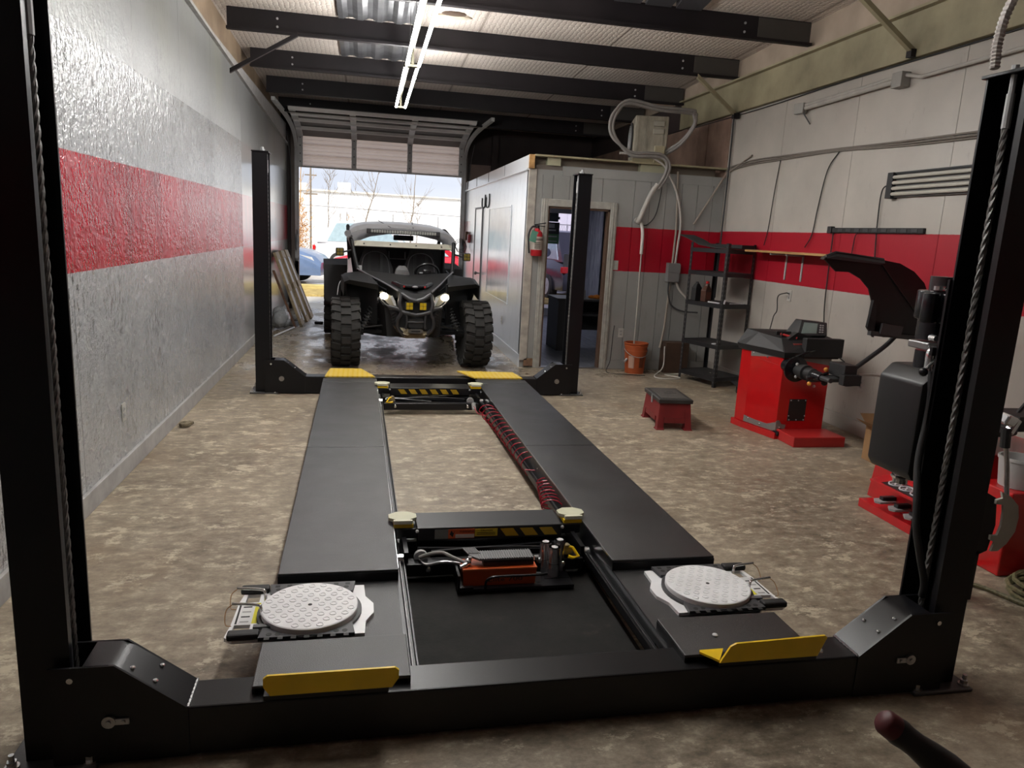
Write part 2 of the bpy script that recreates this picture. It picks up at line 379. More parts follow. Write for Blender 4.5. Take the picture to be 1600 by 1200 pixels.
for a, b_ in (((-1.42, 8.52, 3.10), (-.74, 8.52, 3.515)), ((XR - .03, 8.52, 3.09), (3.72, 8.52, 3.5)), ((XR - .03, 5.59, 3.17), (3.55, 5.59, 3.66))):
    a, b_ = V(a), V(b_); d = b_ - a
    B().loft([[p + V((0, y_, z_)) for y_, z_ in ((-.022, -.022), (.022, -.022), (.022, -.014), (-.014, -.014), (-.014, .022), (-.022, .022))] for p in (a, b_)]).o('flange_brace', purl if a.y > 6 and a.x < 0 else tan, cl)
B().ob((XR - .06, 8.52, 3.10), (.07, .06, .06)).o('brace_clip', purl, cl); B().ob((XR - .06, 5.59, 3.175), (.07, .06, .06)).o('brace_clip', purl, cl)

# roll-up door, half raised: vertical sections below, sections on the horizontal track above
dw = M('door_white', '#d8d0ca', .5); dw.base(dw.ramp(dw.noise(2.5, 5), [(.3, '#cfc6c0'), (.7, '#dfd8d2')]))
tr_n = dw.n('BsdfTranslucent'); tr_n.inputs['Color'].default_value = lin('#ead9d0'); mx_ = dw.n('MixShader'); mx_.inputs[0].default_value = .55
dw.l(dw.p.outputs[0], mx_.inputs[1]); dw.l(tr_n.outputs[0], mx_.inputs[2]); dw.l(mx_.outputs[0], dw.t.nodes['Material Output'].inputs['Surface']); dw = dw.m
dframe = simple('galvanised_strip', (.60, .60, .60), .45, .1, .1); ribw = simple('rib_white', (.78, .75, .72), .5)
dr = struct('door_1')
yd = YF - .06
for k in range(3):
    z0 = DZ + .03 + k * .19; prof = [(yd + .03, z0 - .004), (yd, z0 + .005)]
    for j in range(3):
        a = z0 + .005 + j * .06; prof += [(yd, a + .003), (yd + .012, a + .010), (yd + .012, a + .014), (yd, a + .021), (yd, a + .056)]
    prof += [(yd, z0 + .184), (yd + .03, z0 + .19)]
    db = B()
    for (ya, za), (yb, zb) in zip(prof, prof[1:]): db.poly([(DX0, ya, za), (DX1, ya, za), (DX1, yb, zb), (DX0, yb, zb)])
    bmesh.ops.remove_doubles(db.bm, verts=db.bm.verts, dist=1e-5); db.o('door_section', dw, dr)
B().box(DX0, DX1, yd - .01, yd + .035, DZ, DZ + .03, .004).o('bottom_rail', dframe, dr)
for xx in (DX0 + .04, DX0 + 1.0, DX0 + 2.02, DX1 - .04):
    B().box(xx - .045, xx + .045, yd - .022, yd, DZ + .01, DZ + .56, .003).o('stile', dframe, dr)
    for k in range(4): B().cyl((xx, yd - .022, DZ + .1 + k * .14), (xx, yd - .03, DZ + .1 + k * .14), .012, 8).o('rivet', grey, dr)
ys, zs = [14.5, 14.1, 13.65, 13.25, 12.85], [3.115, 3.235, 3.31, 3.35, 3.375]
for k in range(4):
    y0, y1, z0, z1 = ys[k], ys[k + 1], zs[k], zs[k + 1]
    B().loft([[(DX0 - .02, y0, z0 + .035), (DX1 + .02, y0, z0 + .035), (DX1 + .02, y0, z0 + .05), (DX0 - .02, y0, z0 + .05)], [(DX0 - .02, y1, z1 + .035), (DX1 + .02, y1, z1 + .035), (DX1 + .02, y1, z1 + .05), (DX0 - .02, y1, z1 + .05)]]).o('door_section', simple('door_section_shade', (.13, .12, .115), .6), dr)  # overhead sections coloured dark, as no daylight comes through them
    B().box(DX0, DX1, y1 - .03, y1 + .03, z1 - .02, z1 + .035, .003).o('section_rib', ribw, dr)
    for xx in (DX0 + .04, DX0 + 1.0, DX0 + 2.02, DX1 - .04):
        B().loft([[(xx - .05, y0, z0 + .0), (xx + .05, y0, z0 + .0), (xx + .05, y0, z0 + .035), (xx - .05, y0, z0 + .035)], [(xx - .05, y1, z1), (xx + .05, y1, z1), (xx + .05, y1, z1 + .035), (xx - .05, y1, z1 + .035)]]).o('stile', dframe, dr)
        B().ob((xx, y1, z1 - .025), (.07, .05, .012)).o('hinge', dframe, dr)
for s, x0, ye, xe in ((-1, DX0 - .035, 12.2, DX0 - .16), (1, DX1 + .035, 12.5, DX1 + .22)):
    P_ = smoothpath([(x0, YF - .06, .02), (x0, YF - .06, 1.5), (x0, YF - .06, 2.75), (x0, YF - .1, 3.0), (x0 + (xe - x0) * .1, YF - .4, 3.2), (x0 + (xe - x0) * .4, 13.5, 3.33), (xe, ye, 3.415)], 5)
    B().loft([[p + V((a * .028, 0, b_ * .028)) for a, b_ in ((-1, -1), (1, -1), (1, 1), (-1, 1))] for p in P_]).o('track', dframe, dr)
    B().tube(smoothpath([(x0 + s * .09, YF - .1, 1.3), (x0 + s * .09, YF - .1, 2.6), (x0 + s * .15, YF - .2, 3.2)]), .007).o('spring_cable', grey, dr)
B().cyl((DX0 - .1, YF - .25, 3.42), (DX1 + .1, YF - .25, 3.42), .028, 10).o('torsion_shaft', dframe, dr)

# ------------------------------------------------------------ the office box inside the shop
OX, OY, OZ = 1.84, 8.72, 2.36
DA, DB, DH = 2.09, 2.86, 1.945                     # doorway
wf = struct('wall_office_front')
x = OX + .05
xs = [OX + .09]
while xs[-1] < XR - .02: xs.append(min(xs[-1] + .203, XR - .0))
for a, b_ in zip(xs, xs[1:]):
    zz = .115
    if b_ > DA - .085 and a < DB + .085:
        if a < DA - .085: B().box(a + .003, DA - .085, OY, OY + .015, zz, OZ - .06).o('siding_board', wo, wf)
        if b_ > DB + .085: B().box(DB + .085, b_ - .003, OY, OY + .015, zz, OZ - .06).o('siding_board', wo, wf)
        B().box(max(a, DA - .085) + .003, min(b_, DB + .085) - .003, OY, OY + .015, DH + .085, OZ - .06).o('siding_board', wo, wf)
    else: B().box(a + .003, b_ - .003, OY, OY + .015, zz, OZ - .06).o('siding_board', wo, wf)
B().box(OX, DA - .0, OY + .015, OY + .1, 0, OZ).o('backing', wo, wf); B().box(DB, XR, OY + .015, OY + .1, 0, OZ).o('backing', wo, wf); B().box(DA, DB, OY + .015, OY + .1, DH, OZ).o('backing', wo, wf)
B().box(DB + .085, XR - .0, OY - .012, OY + .015, 0, .115, .003).o('skirting_board', wo, wf); B().box(OX + .05, DA - .085, OY - .012, OY + .015, .02, .115, .003).o('skirting_board', simple('bare_rotten_wood', (.17, .10, .06), .8, 0, .4, 25), wf)
B().box(OX + .4, XR, OY - .008, OY + .015, OZ - .06, OZ + .05).o('top_board', wo, wf)
B().box(OX - .005, OX + .09, OY - .012, OY + .015, .09, OZ, .004).o('corner_board', simple('old_corner_paint', (.36, .33, .29), .5, 0, .25, 9), wf)
trimw = simple('door_casing_paint', (.33, .32, .29), .42, 0, .15, 14)
d2 = struct('door_2')
for a, b_, c, d in ((DA - .085, DA, 0, DH + .085), (DB, DB + .085, 0, DH + .085), (DA, DB, DH, DH + .085)):
    bb = B().box(a, b_, OY - .022, OY + .0, c, d, .006)
    if b_ - a < .2: bb.box(a + .025, a + .045, OY - .028, OY - .02, c, d, .004).box(a + .055, a + .07, OY - .027, OY - .02, c, d, .004)
    bb.o('casing', trimw, d2)
for a, b_, c, d in ((DA, DA + .022, 0, DH), (DB - .022, DB, 0, DH), (DA, DB, DH - .022, DH)): B().box(a, b_, OY, OY + .1, c, d).o('jamb', simple('jamb_brown', (.10, .06, .04), .6), d2)
wsd = struct('wall_office_side'); y = OY + .05
YS = YF - .02
while y < YS:
    y2 = min(y + .305, YS); B().box(OX, OX + .015, y + .002, y2 - .002, .16, OZ).o('siding_board', mws, wsd); y = y2
B().box(OX + .015, OX + .1, OY + .1, YS, 0, OZ).o('backing', mws, wsd)
B().box(OX - .012, OX + .015, OY + .02, YS, .0, .155, .004).o('skirting_board', mws, wsd)
B().box(OX - .012, OX + .05, OY - .0, YS, OZ, OZ + .155, .004).o('fascia_board', mws, wsd); B().box(OX - .03, OX + .05, OY, YS, OZ - .015, OZ + .003).o('fascia_lip', mws, wsd)
B().box(OX - .014, OX + .05, OY - .04, OY, OZ + .0, OZ + .155).o('fascia_end', wood, wsd)
for k, yj in enumerate((10.3, 11.7, 13.0)): B().box(OX - .016, OX - .011, yj, yj + .012, OZ, OZ + .155).o('joint', grey, wsd)
rf = struct('trim_7')
B().box(OX + .05, XR, OY + .02, YF, OZ + .0, OZ + .05).o('roof_deck', simple('dusty_deck', (.12, .10, .085), .85), rf)
B().box(OX + .05, XR, OY - .05, OY + .12, OZ + .14, OZ + .16).o('roof_edge_board', tan, rf); B().box(OX + .05, XR - .1, OY + .1, OY + .14, OZ + .05, OZ + .14).o('rim_joist', simple('dark_joist', (.16, .13, .10), .8), rf)
for xx in (2.05, 3.2, 3.36): B().box(xx, xx + .16, OY - .0, OY + .1, OZ + .05, OZ + .14).o('block', simple('block_olive', (.30, .29, .20), .7), rf)
# side window-like glossy panel and side door
d = struct('window_1'); gl = M('old_glossy_pane', '#aab2bc', .13); gl.base(gl.ramp(gl.noise(3, 4), [(.3, '#9aa4b0'), (.7, '#bcc2ca')])); gl.bump(gl.noise(6, 4), .12, .01)
B().box(OX - .006, OX - .001, 9.72, 11.5, .69, 1.95).o('pane', gl.m, d)
for a, b_, c, e in ((9.70, 11.52, .67, .69), (9.70, 11.52, 1.95, 1.97), (9.70, 9.72, .69, 1.95), (11.50, 11.52, .69, 1.95)): B().box(OX - .012, OX, a, b_, c, e).o('frame', mws, d)
d = struct('door_4'); B().box(OX - .008, OX - .001, 12.22, 13.0, .03, 1.98).o('door_leaf', mws, d)
for a, b_, c, e in ((12.19, 12.22, 0, 2.01), (13.0, 13.03, 0, 2.01), (12.22, 13.0, 1.98, 2.01)): B().box(OX - .018, OX, a, b_, c, e).o('frame', simple('door_frame_grey', (.22, .22, .23), .5), d)  # side door frame in plain mid grey
B().cyl((OX - .008, 12.32, .93), (OX - .06, 12.32, .93), .012, 8).ball((OX - .07, 12.32, .93), .03).o('door_handle', steel, d)
# inside the office
fo = M('office_floor_planks', '#63666e', .4); fo.base(fo.ramp(fo.noise(3, 4, (6, 1, 1)), [(.35, '#565960'), (.65, '#71747c')])); fo = fo.m
fl = struct('floor_office')
for i in range(14): B().box(OX + .1 + i * .172, OX + .27 + i * .172, OY + .1, YF, .0, .006).o('floor_plank', fo, fl)
B().box(DA, DB, OY - .02, OY + .1, .0, .012, .004).o('threshold', steel, fl)
win = simple('office_inner_paint', (.22, .22, .25), .6)
st(B().box(XR - .03, XR, OY + .1, YF, 0, OZ).o('trim_8', win)); st(B().box(OX + .1, 3.2, YF - .03, YF, 0, OZ).o('trim_9', win))
tint = M('tinted_door_glass', (.42, .40, .52), .03); tint.p.inputs['Transmission Weight'].default_value = 1.0; tint.p.inputs['IOR'].default_value = 1.05; tint = tint.m
glass = M('clear_glass', (.9, .92, .95), .03); glass.p.inputs['Transmission Weight'].default_value = 1.0; glass.p.inputs['IOR'].default_value = 1.05; glass = glass.m
d3 = struct('door_3')
for a, b_, c, e in ((3.2, 3.30, .0, 2.15), (4.10, 4.2, .0, 2.15), (3.30, 4.10, 0, .16), (3.30, 4.10, 2.05, 2.15)): B().box(a, b_, YF + .02, YF + .08, c, e, .004).o('rail', simple('aluminium_door', (.42, .42, .45), .4, .2), d3)
B().box(3.30, 4.10, YF + .045, YF + .052, .16, 2.05).o('pane', tint, d3)
B().box(3.36, 3.40, YF - .02, YF + .02, 1.0, 1.06).cyl((3.38, YF - .02, 1.03), (3.46, YF - .03, 1.03), .012).o('door_handle', chrome, d3)
# ------------------------------------------------------------ four-post alignment lift
LR = math.radians(.7)
lift = thing('four_post_lift', 'black four-post alignment lift with two long runways down the middle of the bay', 'car lift', (.622, 2.12, 0), LR)
plate_top = M('grit_coated_plate', (.008, .008, .010), .36)
pn = plate_top.noise(330, 2, world=False); plate_top.base(plate_top.ramp(plate_top.noise(5, 6, world=False, rough=.7), [(.35, (.005, .005, .006)), (.62, (.010, .010, .011)), (.8, (.022, .020, .018))]))
plate_top.p.inputs['Specular IOR Level'].default_value = 1.0; plate_top.rough(plate_top.ramp(plate_top.noise(3, 5, world=False), [(.3, .30), (.7, .42)])); plate_top.bump(pn, .6, .003); plate_top = plate_top.m
def column(s, v0, name_label=None):
    # channel with its open side facing the other column; web outside at |u| = 1.585
    ui, uo = 1.45, 1.585; v1 = v0 + .18; H = 2.2; t = .008
    lip = .035
    prof = [(uo, v0), (ui, v0), (ui, v0 + lip * .0 + t), (uo - t, v0 + t), (uo - t, v1 - t), (ui, v1 - t), (ui, v1), (uo, v1)]
    c = B().prism([(s * a, b) for a, b in prof], .014, H, 'z').o('column', blk, lift, label=name_label)
    B().prism([(s * a, b) for a, b in ((ui + .004, v0 + .001), (ui + .004, v0 + .03), (ui + .010, v0 + .03), (ui + .010, v0 + .001))], .3 if v0 < 1 else .35, H, 'z').o('guide_lip', blk, c)
    B().box(min(s * (ui - .07), s * (uo + .05)), max(s * (ui - .07), s * (uo + .05)), v0 - .05, v1 + .05, 0, .014, .004).o('base_plate', simple('base_plate_steel', (.10, .10, .10), .35, .5), c)
    for a in (ui - .045, uo + .027):
        for b in (v0 - .025, v1 + .025):
            B().cyl((s * a, b, .014), (s * a, b, .022), .020, 12).cyl((s * a, b, .022), (s * a, b, .038), .014, 6).cyl((s * a, b, .038), (s * a, b, .058), .008, 8).o('anchor_bolt', chrome, c)
    B().box(min(s * (ui - .012), s * (uo + .004)), max(s * (ui - .012), s * (uo + .004)), v0 - .012, v1 + .012, H, H + .012, .003).o('cap_plate', blk, c)
    B().cyl((s * 1.50, v0 + .06, H + .012), (s * 1.50, v0 + .06, H + .05), .014, 8).cyl((s * 1.50, v0 + .06, H + .012), (s * 1.50, v0 + .06, H + .028), .022, 6).o('cable_stud', lgrey, c)
    B().cyl((s * 1.50, v0 + .12, H + .012), (s * 1.50, v0 + .12, H + .04), .012, 8).o('ladder_stud', lgrey, c)
    # twisted wire rope hanging in the channel, and the lock ladder beside it
    pts = [(s * 1.468, v0 + .085, z) for z in [.25 + .05 * k for k in range(38)]]
    B().tube(pts, .0085, 8).o('lift_cable', cable_m, c)
    b = B()
    for q in range(3):
        hp = [(s * 1.468 + .0058 * math.cos(z * 55 + q * 2.09), v0 + .085 + .0058 * math.sin(z * 55 + q * 2.09), z) for z in [.25 + .012 * k for k in range(158)]]
        b.tube(hp, .0062, 5)
    b.o('cable_strands', cable_m, c)
    B().cyl((s * 1.468, v0 + .085, 2.03), (s * 1.468, v0 + .085, 2.14), .014, 10).cyl((s * 1.468, v0 + .085, 2.14), (s * 1.468, v0 + .085, 2.2), .010, 8).o('cable_ferrule', lgrey, c)
    if v0 < 1 and s < 0: B().box(s * 1.468 - .006, s * 1.468 + .006, v0 + .045, v0 + .058, .2, 2.19).o('lock_ladder', dgrey, c)
    return c
c_nl = column(-1, .01, 'near left column, cut by the left edge of the picture'); c_nr = column(1, .01, 'near right column with the power unit on it')
c_fl = column(-1, 5.04, 'far left column'); c_fr = column(1, 5.04, 'far right column, in front of the office doorway')
# flexible conduit on the near right column
fx = smoothpath([(1.40, .11, 2.215), (1.405, .12, 2.30), (1.43, .13, 2.40), (1.50, .15, 2.52)], 14)
B().tube(fx, [.017 if i % 2 else .0135 for i in range(len(fx))], 8).o('flexible_conduit', simple('ribbed_conduit', (.45, .42, .40), .5, .3), c_nr)
def crossbar(v0, near):
    b = B().box(-1.15, 1.15, v0, v0 + .14, .012, .172, .006).o('crossbeam', blk, lift, label='near crossbeam' if near else 'far crossbeam')
    for s in (-1, 1):
        pf = [(1.13, .012), (1.13, .172), (1.325, .325), (1.50, .325), (1.50, .012)]
        for v in (v0 - .004, v0 + .136): B().prism([(s * x, z) for x, z in pf], v, v + .008).o('bracket_plate', blk, b)
        R = 5; arc = []
        pts = [(1.13, .172), (1.305, .309), (1.34, .325), (1.41, .325)]
        sec = [(s * x, z) for x, z in pts]
        B().loft([[(x, v0, z), (x, v0 + .14, z), (x + s * .003, v0 + .14, z - .008), (x + s * .003, v0, z - .008)] for x, z in sec]).o('sheave_cover', blk, b, smooth=.9)
        for x, z in ((1.225, .249), (1.285, .296)):
            for v in (v0 + .03, v0 + .11) if near else (v0 + .03,):
                if x > 1.25 and v > v0 + .05: continue
                B().ball((s * x, v, z), .009, (1, 1, .6), 8).o('screw', chrome, b)
        B().cyl((s * 1.44, v0 - .004, .29), (s * 1.44, v0 - .012, .29), .009, 8).o('screw', chrome, b)
        B().cyl((s * 1.345, v0 - .004, .15), (s * 1.345, v0 - .014, .15), .019 if near else .024, 16).cyl((s * 1.345, v0 - .014, .15), (s * 1.345, v0 - .020, .15), .008, 8).o('sheave_pin', steel, b)
        if near: B().box(*sorted((s * 1.33, s * 1.29)), v0 - .011, v0 - .004, .138, .158, .002).cyl((s * 1.305, v0 - .011, .148), (s * 1.305, v0 - .016, .148), .006, 8).o('pin_keeper', steel, b)
        B().tube([(s * 1.13, v0 + .0 + k * .01, .174 + .003 * (k % 2)) for k in range(15)], .004, 5).o('weld_bead', steel if near else blk, b)
    return b
cb_n = crossbar(-.02, True); cb_f = crossbar(5.0, False)
def runway(s):
    a, b = (-.955, -.47) if s < 0 else (.475, .965)
    lo = 'left' if s < 0 else 'right'
    r = B().box(a, b, .78, 2.565, .188, .2, .003).box(a, b, 2.572, 4.62, .188, .2, .003).box(a, b, 4.625, 4.80, .188, .2, .003)
    r.box(a, b, .02, .27, .188, .2, .003)
    r = r.o('runway', plate_top, lift, label=lo + ' runway deck')
    B().box(a + .004, b - .004, .27, .78, .142, .152).o('recess_floor', plate_top, r)
    for e in (a, b - .008): 
        bb = B().box(e, e + .008, .78, 4.8, .06, .189).box(e, e + .008, .02, .27, .1, .189).box(e, e + .008, .27, .78, .06, .15); bb.o('side_skirt', blk, r)
    B().box(a, b, .775, .783, .15, .19).o('step_edge', blk, r)
    ie = b if s < 0 else a                             # jack rail on the inner edge
    q = 1 if s < 0 else -1
    B().box(*sorted((ie, ie + q * .042)), .14, 4.85, .085, .093).box(*sorted((ie + q * .036, ie + q * .042)), .14, 4.85, .093, .115).o('jack_rail', blk, r)
    B().box(*sorted((ie + q * .0, ie + q * .008)), .14, 4.85, .03, .085).o('rail_web', blk, r)
    B().tube([(ie + q * .022, .2, .104), (ie + q * .018, 2.5, .108), (ie + q * .022, 4.7, .104)], .004, 5).o('release_rod', steel, r)
    B().box(*sorted((ie - q * .001, ie + q * .0015)), .79, 4.8, .192, .2).o('bright_edge', steel, r)
    # yellow wheel stop at the near end
    o0, o1 = (-.914, -.512) if s < 0 else (.573, .975)
    mid = 1 if s > 0 else 0
    stop = B().prism([(o0 + .02, .205), (o1 - .02, .205), (o1, .235), (o1, .262), (o1 - .012, .272), (o0 + .012, .272), (o0, .262), (o0, .235)] if s < 0 else [(o0, .203), (o1 - .03, .203), (o1, .272), (o1 - .008, .28), (o0 + .055, .272), (o0 + .035, .262)], -.044, -.036)
    if s > 0: stop.prism([(o0, -.04), (o0 + .05, .03), (o0 - .04, .03), (o0 - .045, .02)], .203, .211, 'z')
    stop.o('wheel_stop', yel, r)
    B().box(o0, o1 - .03, -.04, .022, .188, .203).o('stop_foot', blk, r)
    for x in ((o0 + .02, o1 - .03) if s < 0 else (o1 - .0,)): B().ball((x, -.02, .206), .009).o('stop_bolt', chrome, r)
    if s > 0: B().ball((o0 + .07, .13, .203), .011, (1, 1, .5)).o('deck_bolt', white, r)
    B().box(a + .03, b - .03, 4.80, 4.86, .165, .196).o('hinge_bar', blk, r)
    # drive-on ramp
    ry = M('ramp_yellow_grip', (.62, .42, .01), .45); st_ = ry.math('MULTIPLY', ry.math('GREATER_THAN', ry.math('FRACT', ry.math('MULTIPLY', ry.axis(0), 22)), .4), ry.math('GREATER_THAN', ry.math('FRACT', ry.math('MULTIPLY', ry.axis(1), 14)), .35))
    ry.base(ry.mix(ry.math('MULTIPLY', st_, .45), (.60, .40, .01, 1), (.68, .56, .28, 1))); ry.bump(st_, .5, .004)
    if s < 0: rp_ = [(a + .01, 4.86), (b - .01, 4.86), (b - .14, 5.26), (a + .05, 5.26)]
    else: rp_ = [(a - .0, 4.86), (b - .01, 4.86), (b - .05, 5.16), (a - .13, 5.20)]
    B().prism(rp_, .196, .208, 'z').o('approach_ramp', ry.m, r)
    B().prism([(a + .03, 4.86), (b - .03, 4.86), (b - .16, 5.13), (a + .06, 5.13)], .17, .196, 'z').o('ramp_underside', blk, r)
    return r
rw_l = runway(-1); rw_r = runway(1)
# power unit bolted to the back of the near right column
pu = B().box(1.44, 1.58, .19, .20, .95, 1.52).box(1.425, 1.56, .20, .215, 1.24, 1.27).o('power_unit', blk, lift, label='electric hydraulic power unit with black oil tank on the near right column')
B().prism([(1.425, .775), (1.445, .745), (1.70, .715), (1.72, .74), (1.72, 1.16), (1.70, 1.175), (1.475, 1.175), (1.425, 1.125)], .22, .46).o('oil_tank', simple('tank_black', (.008, .008, .009), .42), pu, bev=.012, smooth=.6)
bb = B()
for k in range(5): bb.box(1.45 + k * .05, 1.462 + k * .05, .214, .222, .80, 1.10)
bb.o('tank_rib', blks, pu)
B().cyl((1.53, .33, 1.16), (1.53, .33, 1.24), .052, 20).o('pump_neck', blkg, pu, smooth=.6)
B().ob((1.53, .33, 1.262), (.12, .11, .03), bev=.006).o('valve_block', simple('cast_aluminium', (.25, .25, .25), .35, .8), pu)
B().cyl((1.53, .33, 1.285), (1.53, .33, 1.37), .06, 20).o('motor_neck', blkg, pu, smooth=.6)
B().cyl((1.56, .34, 1.36), (1.56, .34, 1.47), .092, 24).o('motor', blkg, pu, smooth=.6, bev=.006)
for xx, yy in ((1.445, .27), (1.495, .23)): B().cyl((xx, yy, 1.355), (xx, yy, 1.465), .03, 16).o('capacitor', blkg, pu, smooth=.6, bev=.004)
B().cyl((1.55, .33, 1.47), (1.55, .33, 1.525), .055, 20).o('fan_cowl', simple('brushed_dark', (.09, .085, .09), .25, .8), pu, smooth=.6)
B().cyl((1.50, .30, 1.475), (1.50, .30, 1.49), .02, 10).tube(smoothpath([(1.50, .27, 1.478), (1.56, .26, 1.482), (1.63, .27, 1.475)]), .004).o('motor_clip', chrome, pu)
B().tube(smoothpath([(1.50, .25, 1.255), (1.46, .24, 1.255), (1.447, .235, 1.24), (1.447, .232, 1.18), (1.45, .23, 1.17)]), .014, 10).o('outlet_elbow', chrome, pu, smooth=.8)
B().cyl((1.46, .22, 1.22), (1.405, .20, 1.185), .006, 8).o('lowering_lever', chrome, pu); B().ball((1.398, .197, 1.18), .017).o('lever_knob', blkg, pu, smooth=.8)
B().cyl((1.52, .24, 1.262), (1.52, .20, 1.262), .018, 12).cyl((1.565, .24, 1.262), (1.565, .21, 1.262), .014, 10).cyl((1.46, .26, 1.30), (1.46, .23, 1.30), .012, 8).o('valve_caps', chrome, pu, smooth=.6)
B().tube(smoothpath([(1.45, .215, 1.18), (1.455, .205, 1.08), (1.45, .20, .98), (1.425, .18, .84), (1.40, .13, .72), (1.395, .1, .6), (1.42, .08, .48), (1.44, .07, .40), (1.45, .08, .34)], 8), .013, 8).o('hydraulic_hose', blkm, pu, smooth=.8)
B().tube(smoothpath([(1.60, .20, 1.15), (1.53, .19, 1.09), (1.475, .19, 1.03), (1.45, .195, .98)], 6), .006, 6).o('return_tube', simple('dark_blue_tube', (.02, .02, .07), .3), pu)
bb = B().tube([(1.50 + .03 * math.cos(t), .34 + .03 * math.sin(t), .725) for t in [i * .5 for i in range(13)]], .008, 6).cyl((1.5, .34, .74), (1.5, .34, .70), .028, 14); bb.o('filter_cap', chrome, pu)

# ------------------------------------------------------------ rolling bridge jacks between the runways
def lift_thing(name, label, cat, u, v, z=0): 
    return thing(name, label, cat, V((.622, 2.12, 0)) + Matrix.Rotation(LR, 3, 'Z') @ V((u, v, z)), LR)
pad_c = simple('pad_cream', (.50, .50, .36), .55)
def jack(name, label, v, near):
    j = lift_thing(name, label, 'rolling jack', 0, v)
    B().box(-.36, .36, .13, .33, .135, .2, .004).o('top_beam', blks if near else blk, j)
    for s in (-1, 1):
        B().box(*sorted((s * .36, s * .46)), .15, .31, .14, .19, .003).o('slide_arm', blk, j)
        B().box(*sorted((s * .375, s * .47)), .16, .30, .19, .208, .002).o('pad_base', yel, j)
        ring = lambda z, r: [(s * .425 + r * 1.25 * math.cos(t), .225 + r * math.sin(t), z) for t in [PI / 8 + k * PI / 4 for k in range(8)]]
        B().loft([ring(.208, .05), ring(.214, .058), ring(.228, .058)]).o('lift_pad', pad_c, j)
        B().box(s * .425 - .045, s * .425 + .045, .155, .172, .212, .229).o('pad_lip', cream, j)
        B().cyl((s * .462, .0, .105), (s * .43, .0, .105), .026, 16).o('roller', chrome, j, smooth=.6); B().cyl((s * .462, .36, .105), (s * .43, .36, .105), .026, 16).o('roller', chrome, j, smooth=.6)
        B().box(*sorted((s * .43, s * .41)), -.03, .38, .05, .15).o('end_plate', blk, j)
        B().cyl((s * .35, .02, .11), (s * .35, .0, .11), .032, 16).cyl((s * .35, -.0, .11), (s * .35, -.006, .11), .014, 8).o('pivot_pin', lgrey, j)
        B().ball((s * .32, -.055, .075), .012, (1, .6, 1.3)).o('grease_nipple', chrome, j); B().ball((s * .36, .128, .185), .009).o('bolt', lgrey, j)
    B().box(-.42, .42, -.05, .02, .04, .10, .004).o('lower_frame', blk, j)
    B().box(-.41, .41, .20, .34, .035, .10, .004).o('lower_frame', blk, j)
    for vv in (.06, .14):
        B().loft([[(x, vv + a, z + b) for a, b in ((0, -.016), (.016, -.016), (.016, .016), (0, .016))] for x, z in ((-.36, .115), (.30, .085))]).o('scissor_arm', blk, j)
        B().loft([[(x, vv + .02 + a, z + b) for a, b in ((0, -.016), (.016, -.016), (.016, .016), (0, .016))] for x, z in ((.36, .115), (-.30, .085))]).o('scissor_arm', blk, j)
    B().tube(smoothpath([(-.30, .03, .125), (-.1, .02, .14), (.1, .03, .135), (.3, .04, .12)]), .006).o('hydraulic_line', blks, j)
    if not near: B().tube(smoothpath([(-.40, -.0, .12), (-.36, .01, .135), (.0, .01, .105)]), .005).o('steel_line', steel, j)
    s = -1 if not near else 1
    B().cyl((s * .345, -.0, .135), (s * .345, -.03, .135), .024, 12).o('valve', simple('valve_brass', (.30, .25, .15), .4, .6), j)
    B().tube([(s * .345, -.02, .15), (s * .37, -.03, .145), (s * .395, -.055, .11), (s * .36, -.07, .112), (s * .34, -.065, .118)], .008, 8).o('yellow_handle', yel, j)
    return j
jn = jack('rolling_jack', 'near rolling bridge jack with warning labels, orange air pump and chrome adapters', 1.075, True)
jf = jack('rolling_jack', 'far rolling bridge jack with six yellow hazard bars, near the far crossbeam', 4.26, False)
lab_grey = simple('label_grey', (.17, .18, .17), .6); lab_or = simple('label_orange', (.55, .10, .03), .5); lab_y = simple('label_yellow', (.55, .42, .03), .5); lab_w = simple('label_white', (.5, .46, .42), .5); ink = simple('ink_black', (.008, .008, .008), .6)
haz = simple('hazard_yellow', (.42, .26, .01), .5)
def bar(j, x0, w, z0, z1, sk): B().loft([[(x0 + sk, yv, z0), (x0 + w + sk, yv, z0), (x0 + w, yv, z1), (x0, yv, z1)] for yv in (.1285, .1302)]).o('hazard_stripe', haz, j)
for k in range(3): bar(jn, .045 + k * .098, .065, .147, .186, .03)
for k in range(6): bar(jf, -.29 + k * .094, .055, .145, .188, .03)
B().box(-.275, -.21, .128, .1302, .143, .190).o('grey_label', lab_grey, jn); B().box(-.21, -.082, .1275, .1302, .143, .190).o('warning_label', lab_or, jn)
B().box(-.175, -.083, .1268, .1285, .145, .164).o('warning_text_panel', lab_w, jn); B().box(-.080, .032, .128, .1302, .150, .188, .0005).o('caution_label', lab_y, jn)
text('WARNING', .016, ink, jn, (-.118, .127, .178), (PI / 2, 0, 0))
B().prism([(-.203, .165), (-.195, .185), (-.185, .170), (-.178, .185), (-.188, .150)], .1268, .1276).o('warning_symbol', ink, jn)
text('CAUTION', .013, ink, jn, (-.022, .127, .180), (PI / 2, 0, 0))
for k in range(2): B().box(-.07, .022, .1274, .1282, .158 + k * .008, .161 + k * .008).o('text_line', ink, jn)
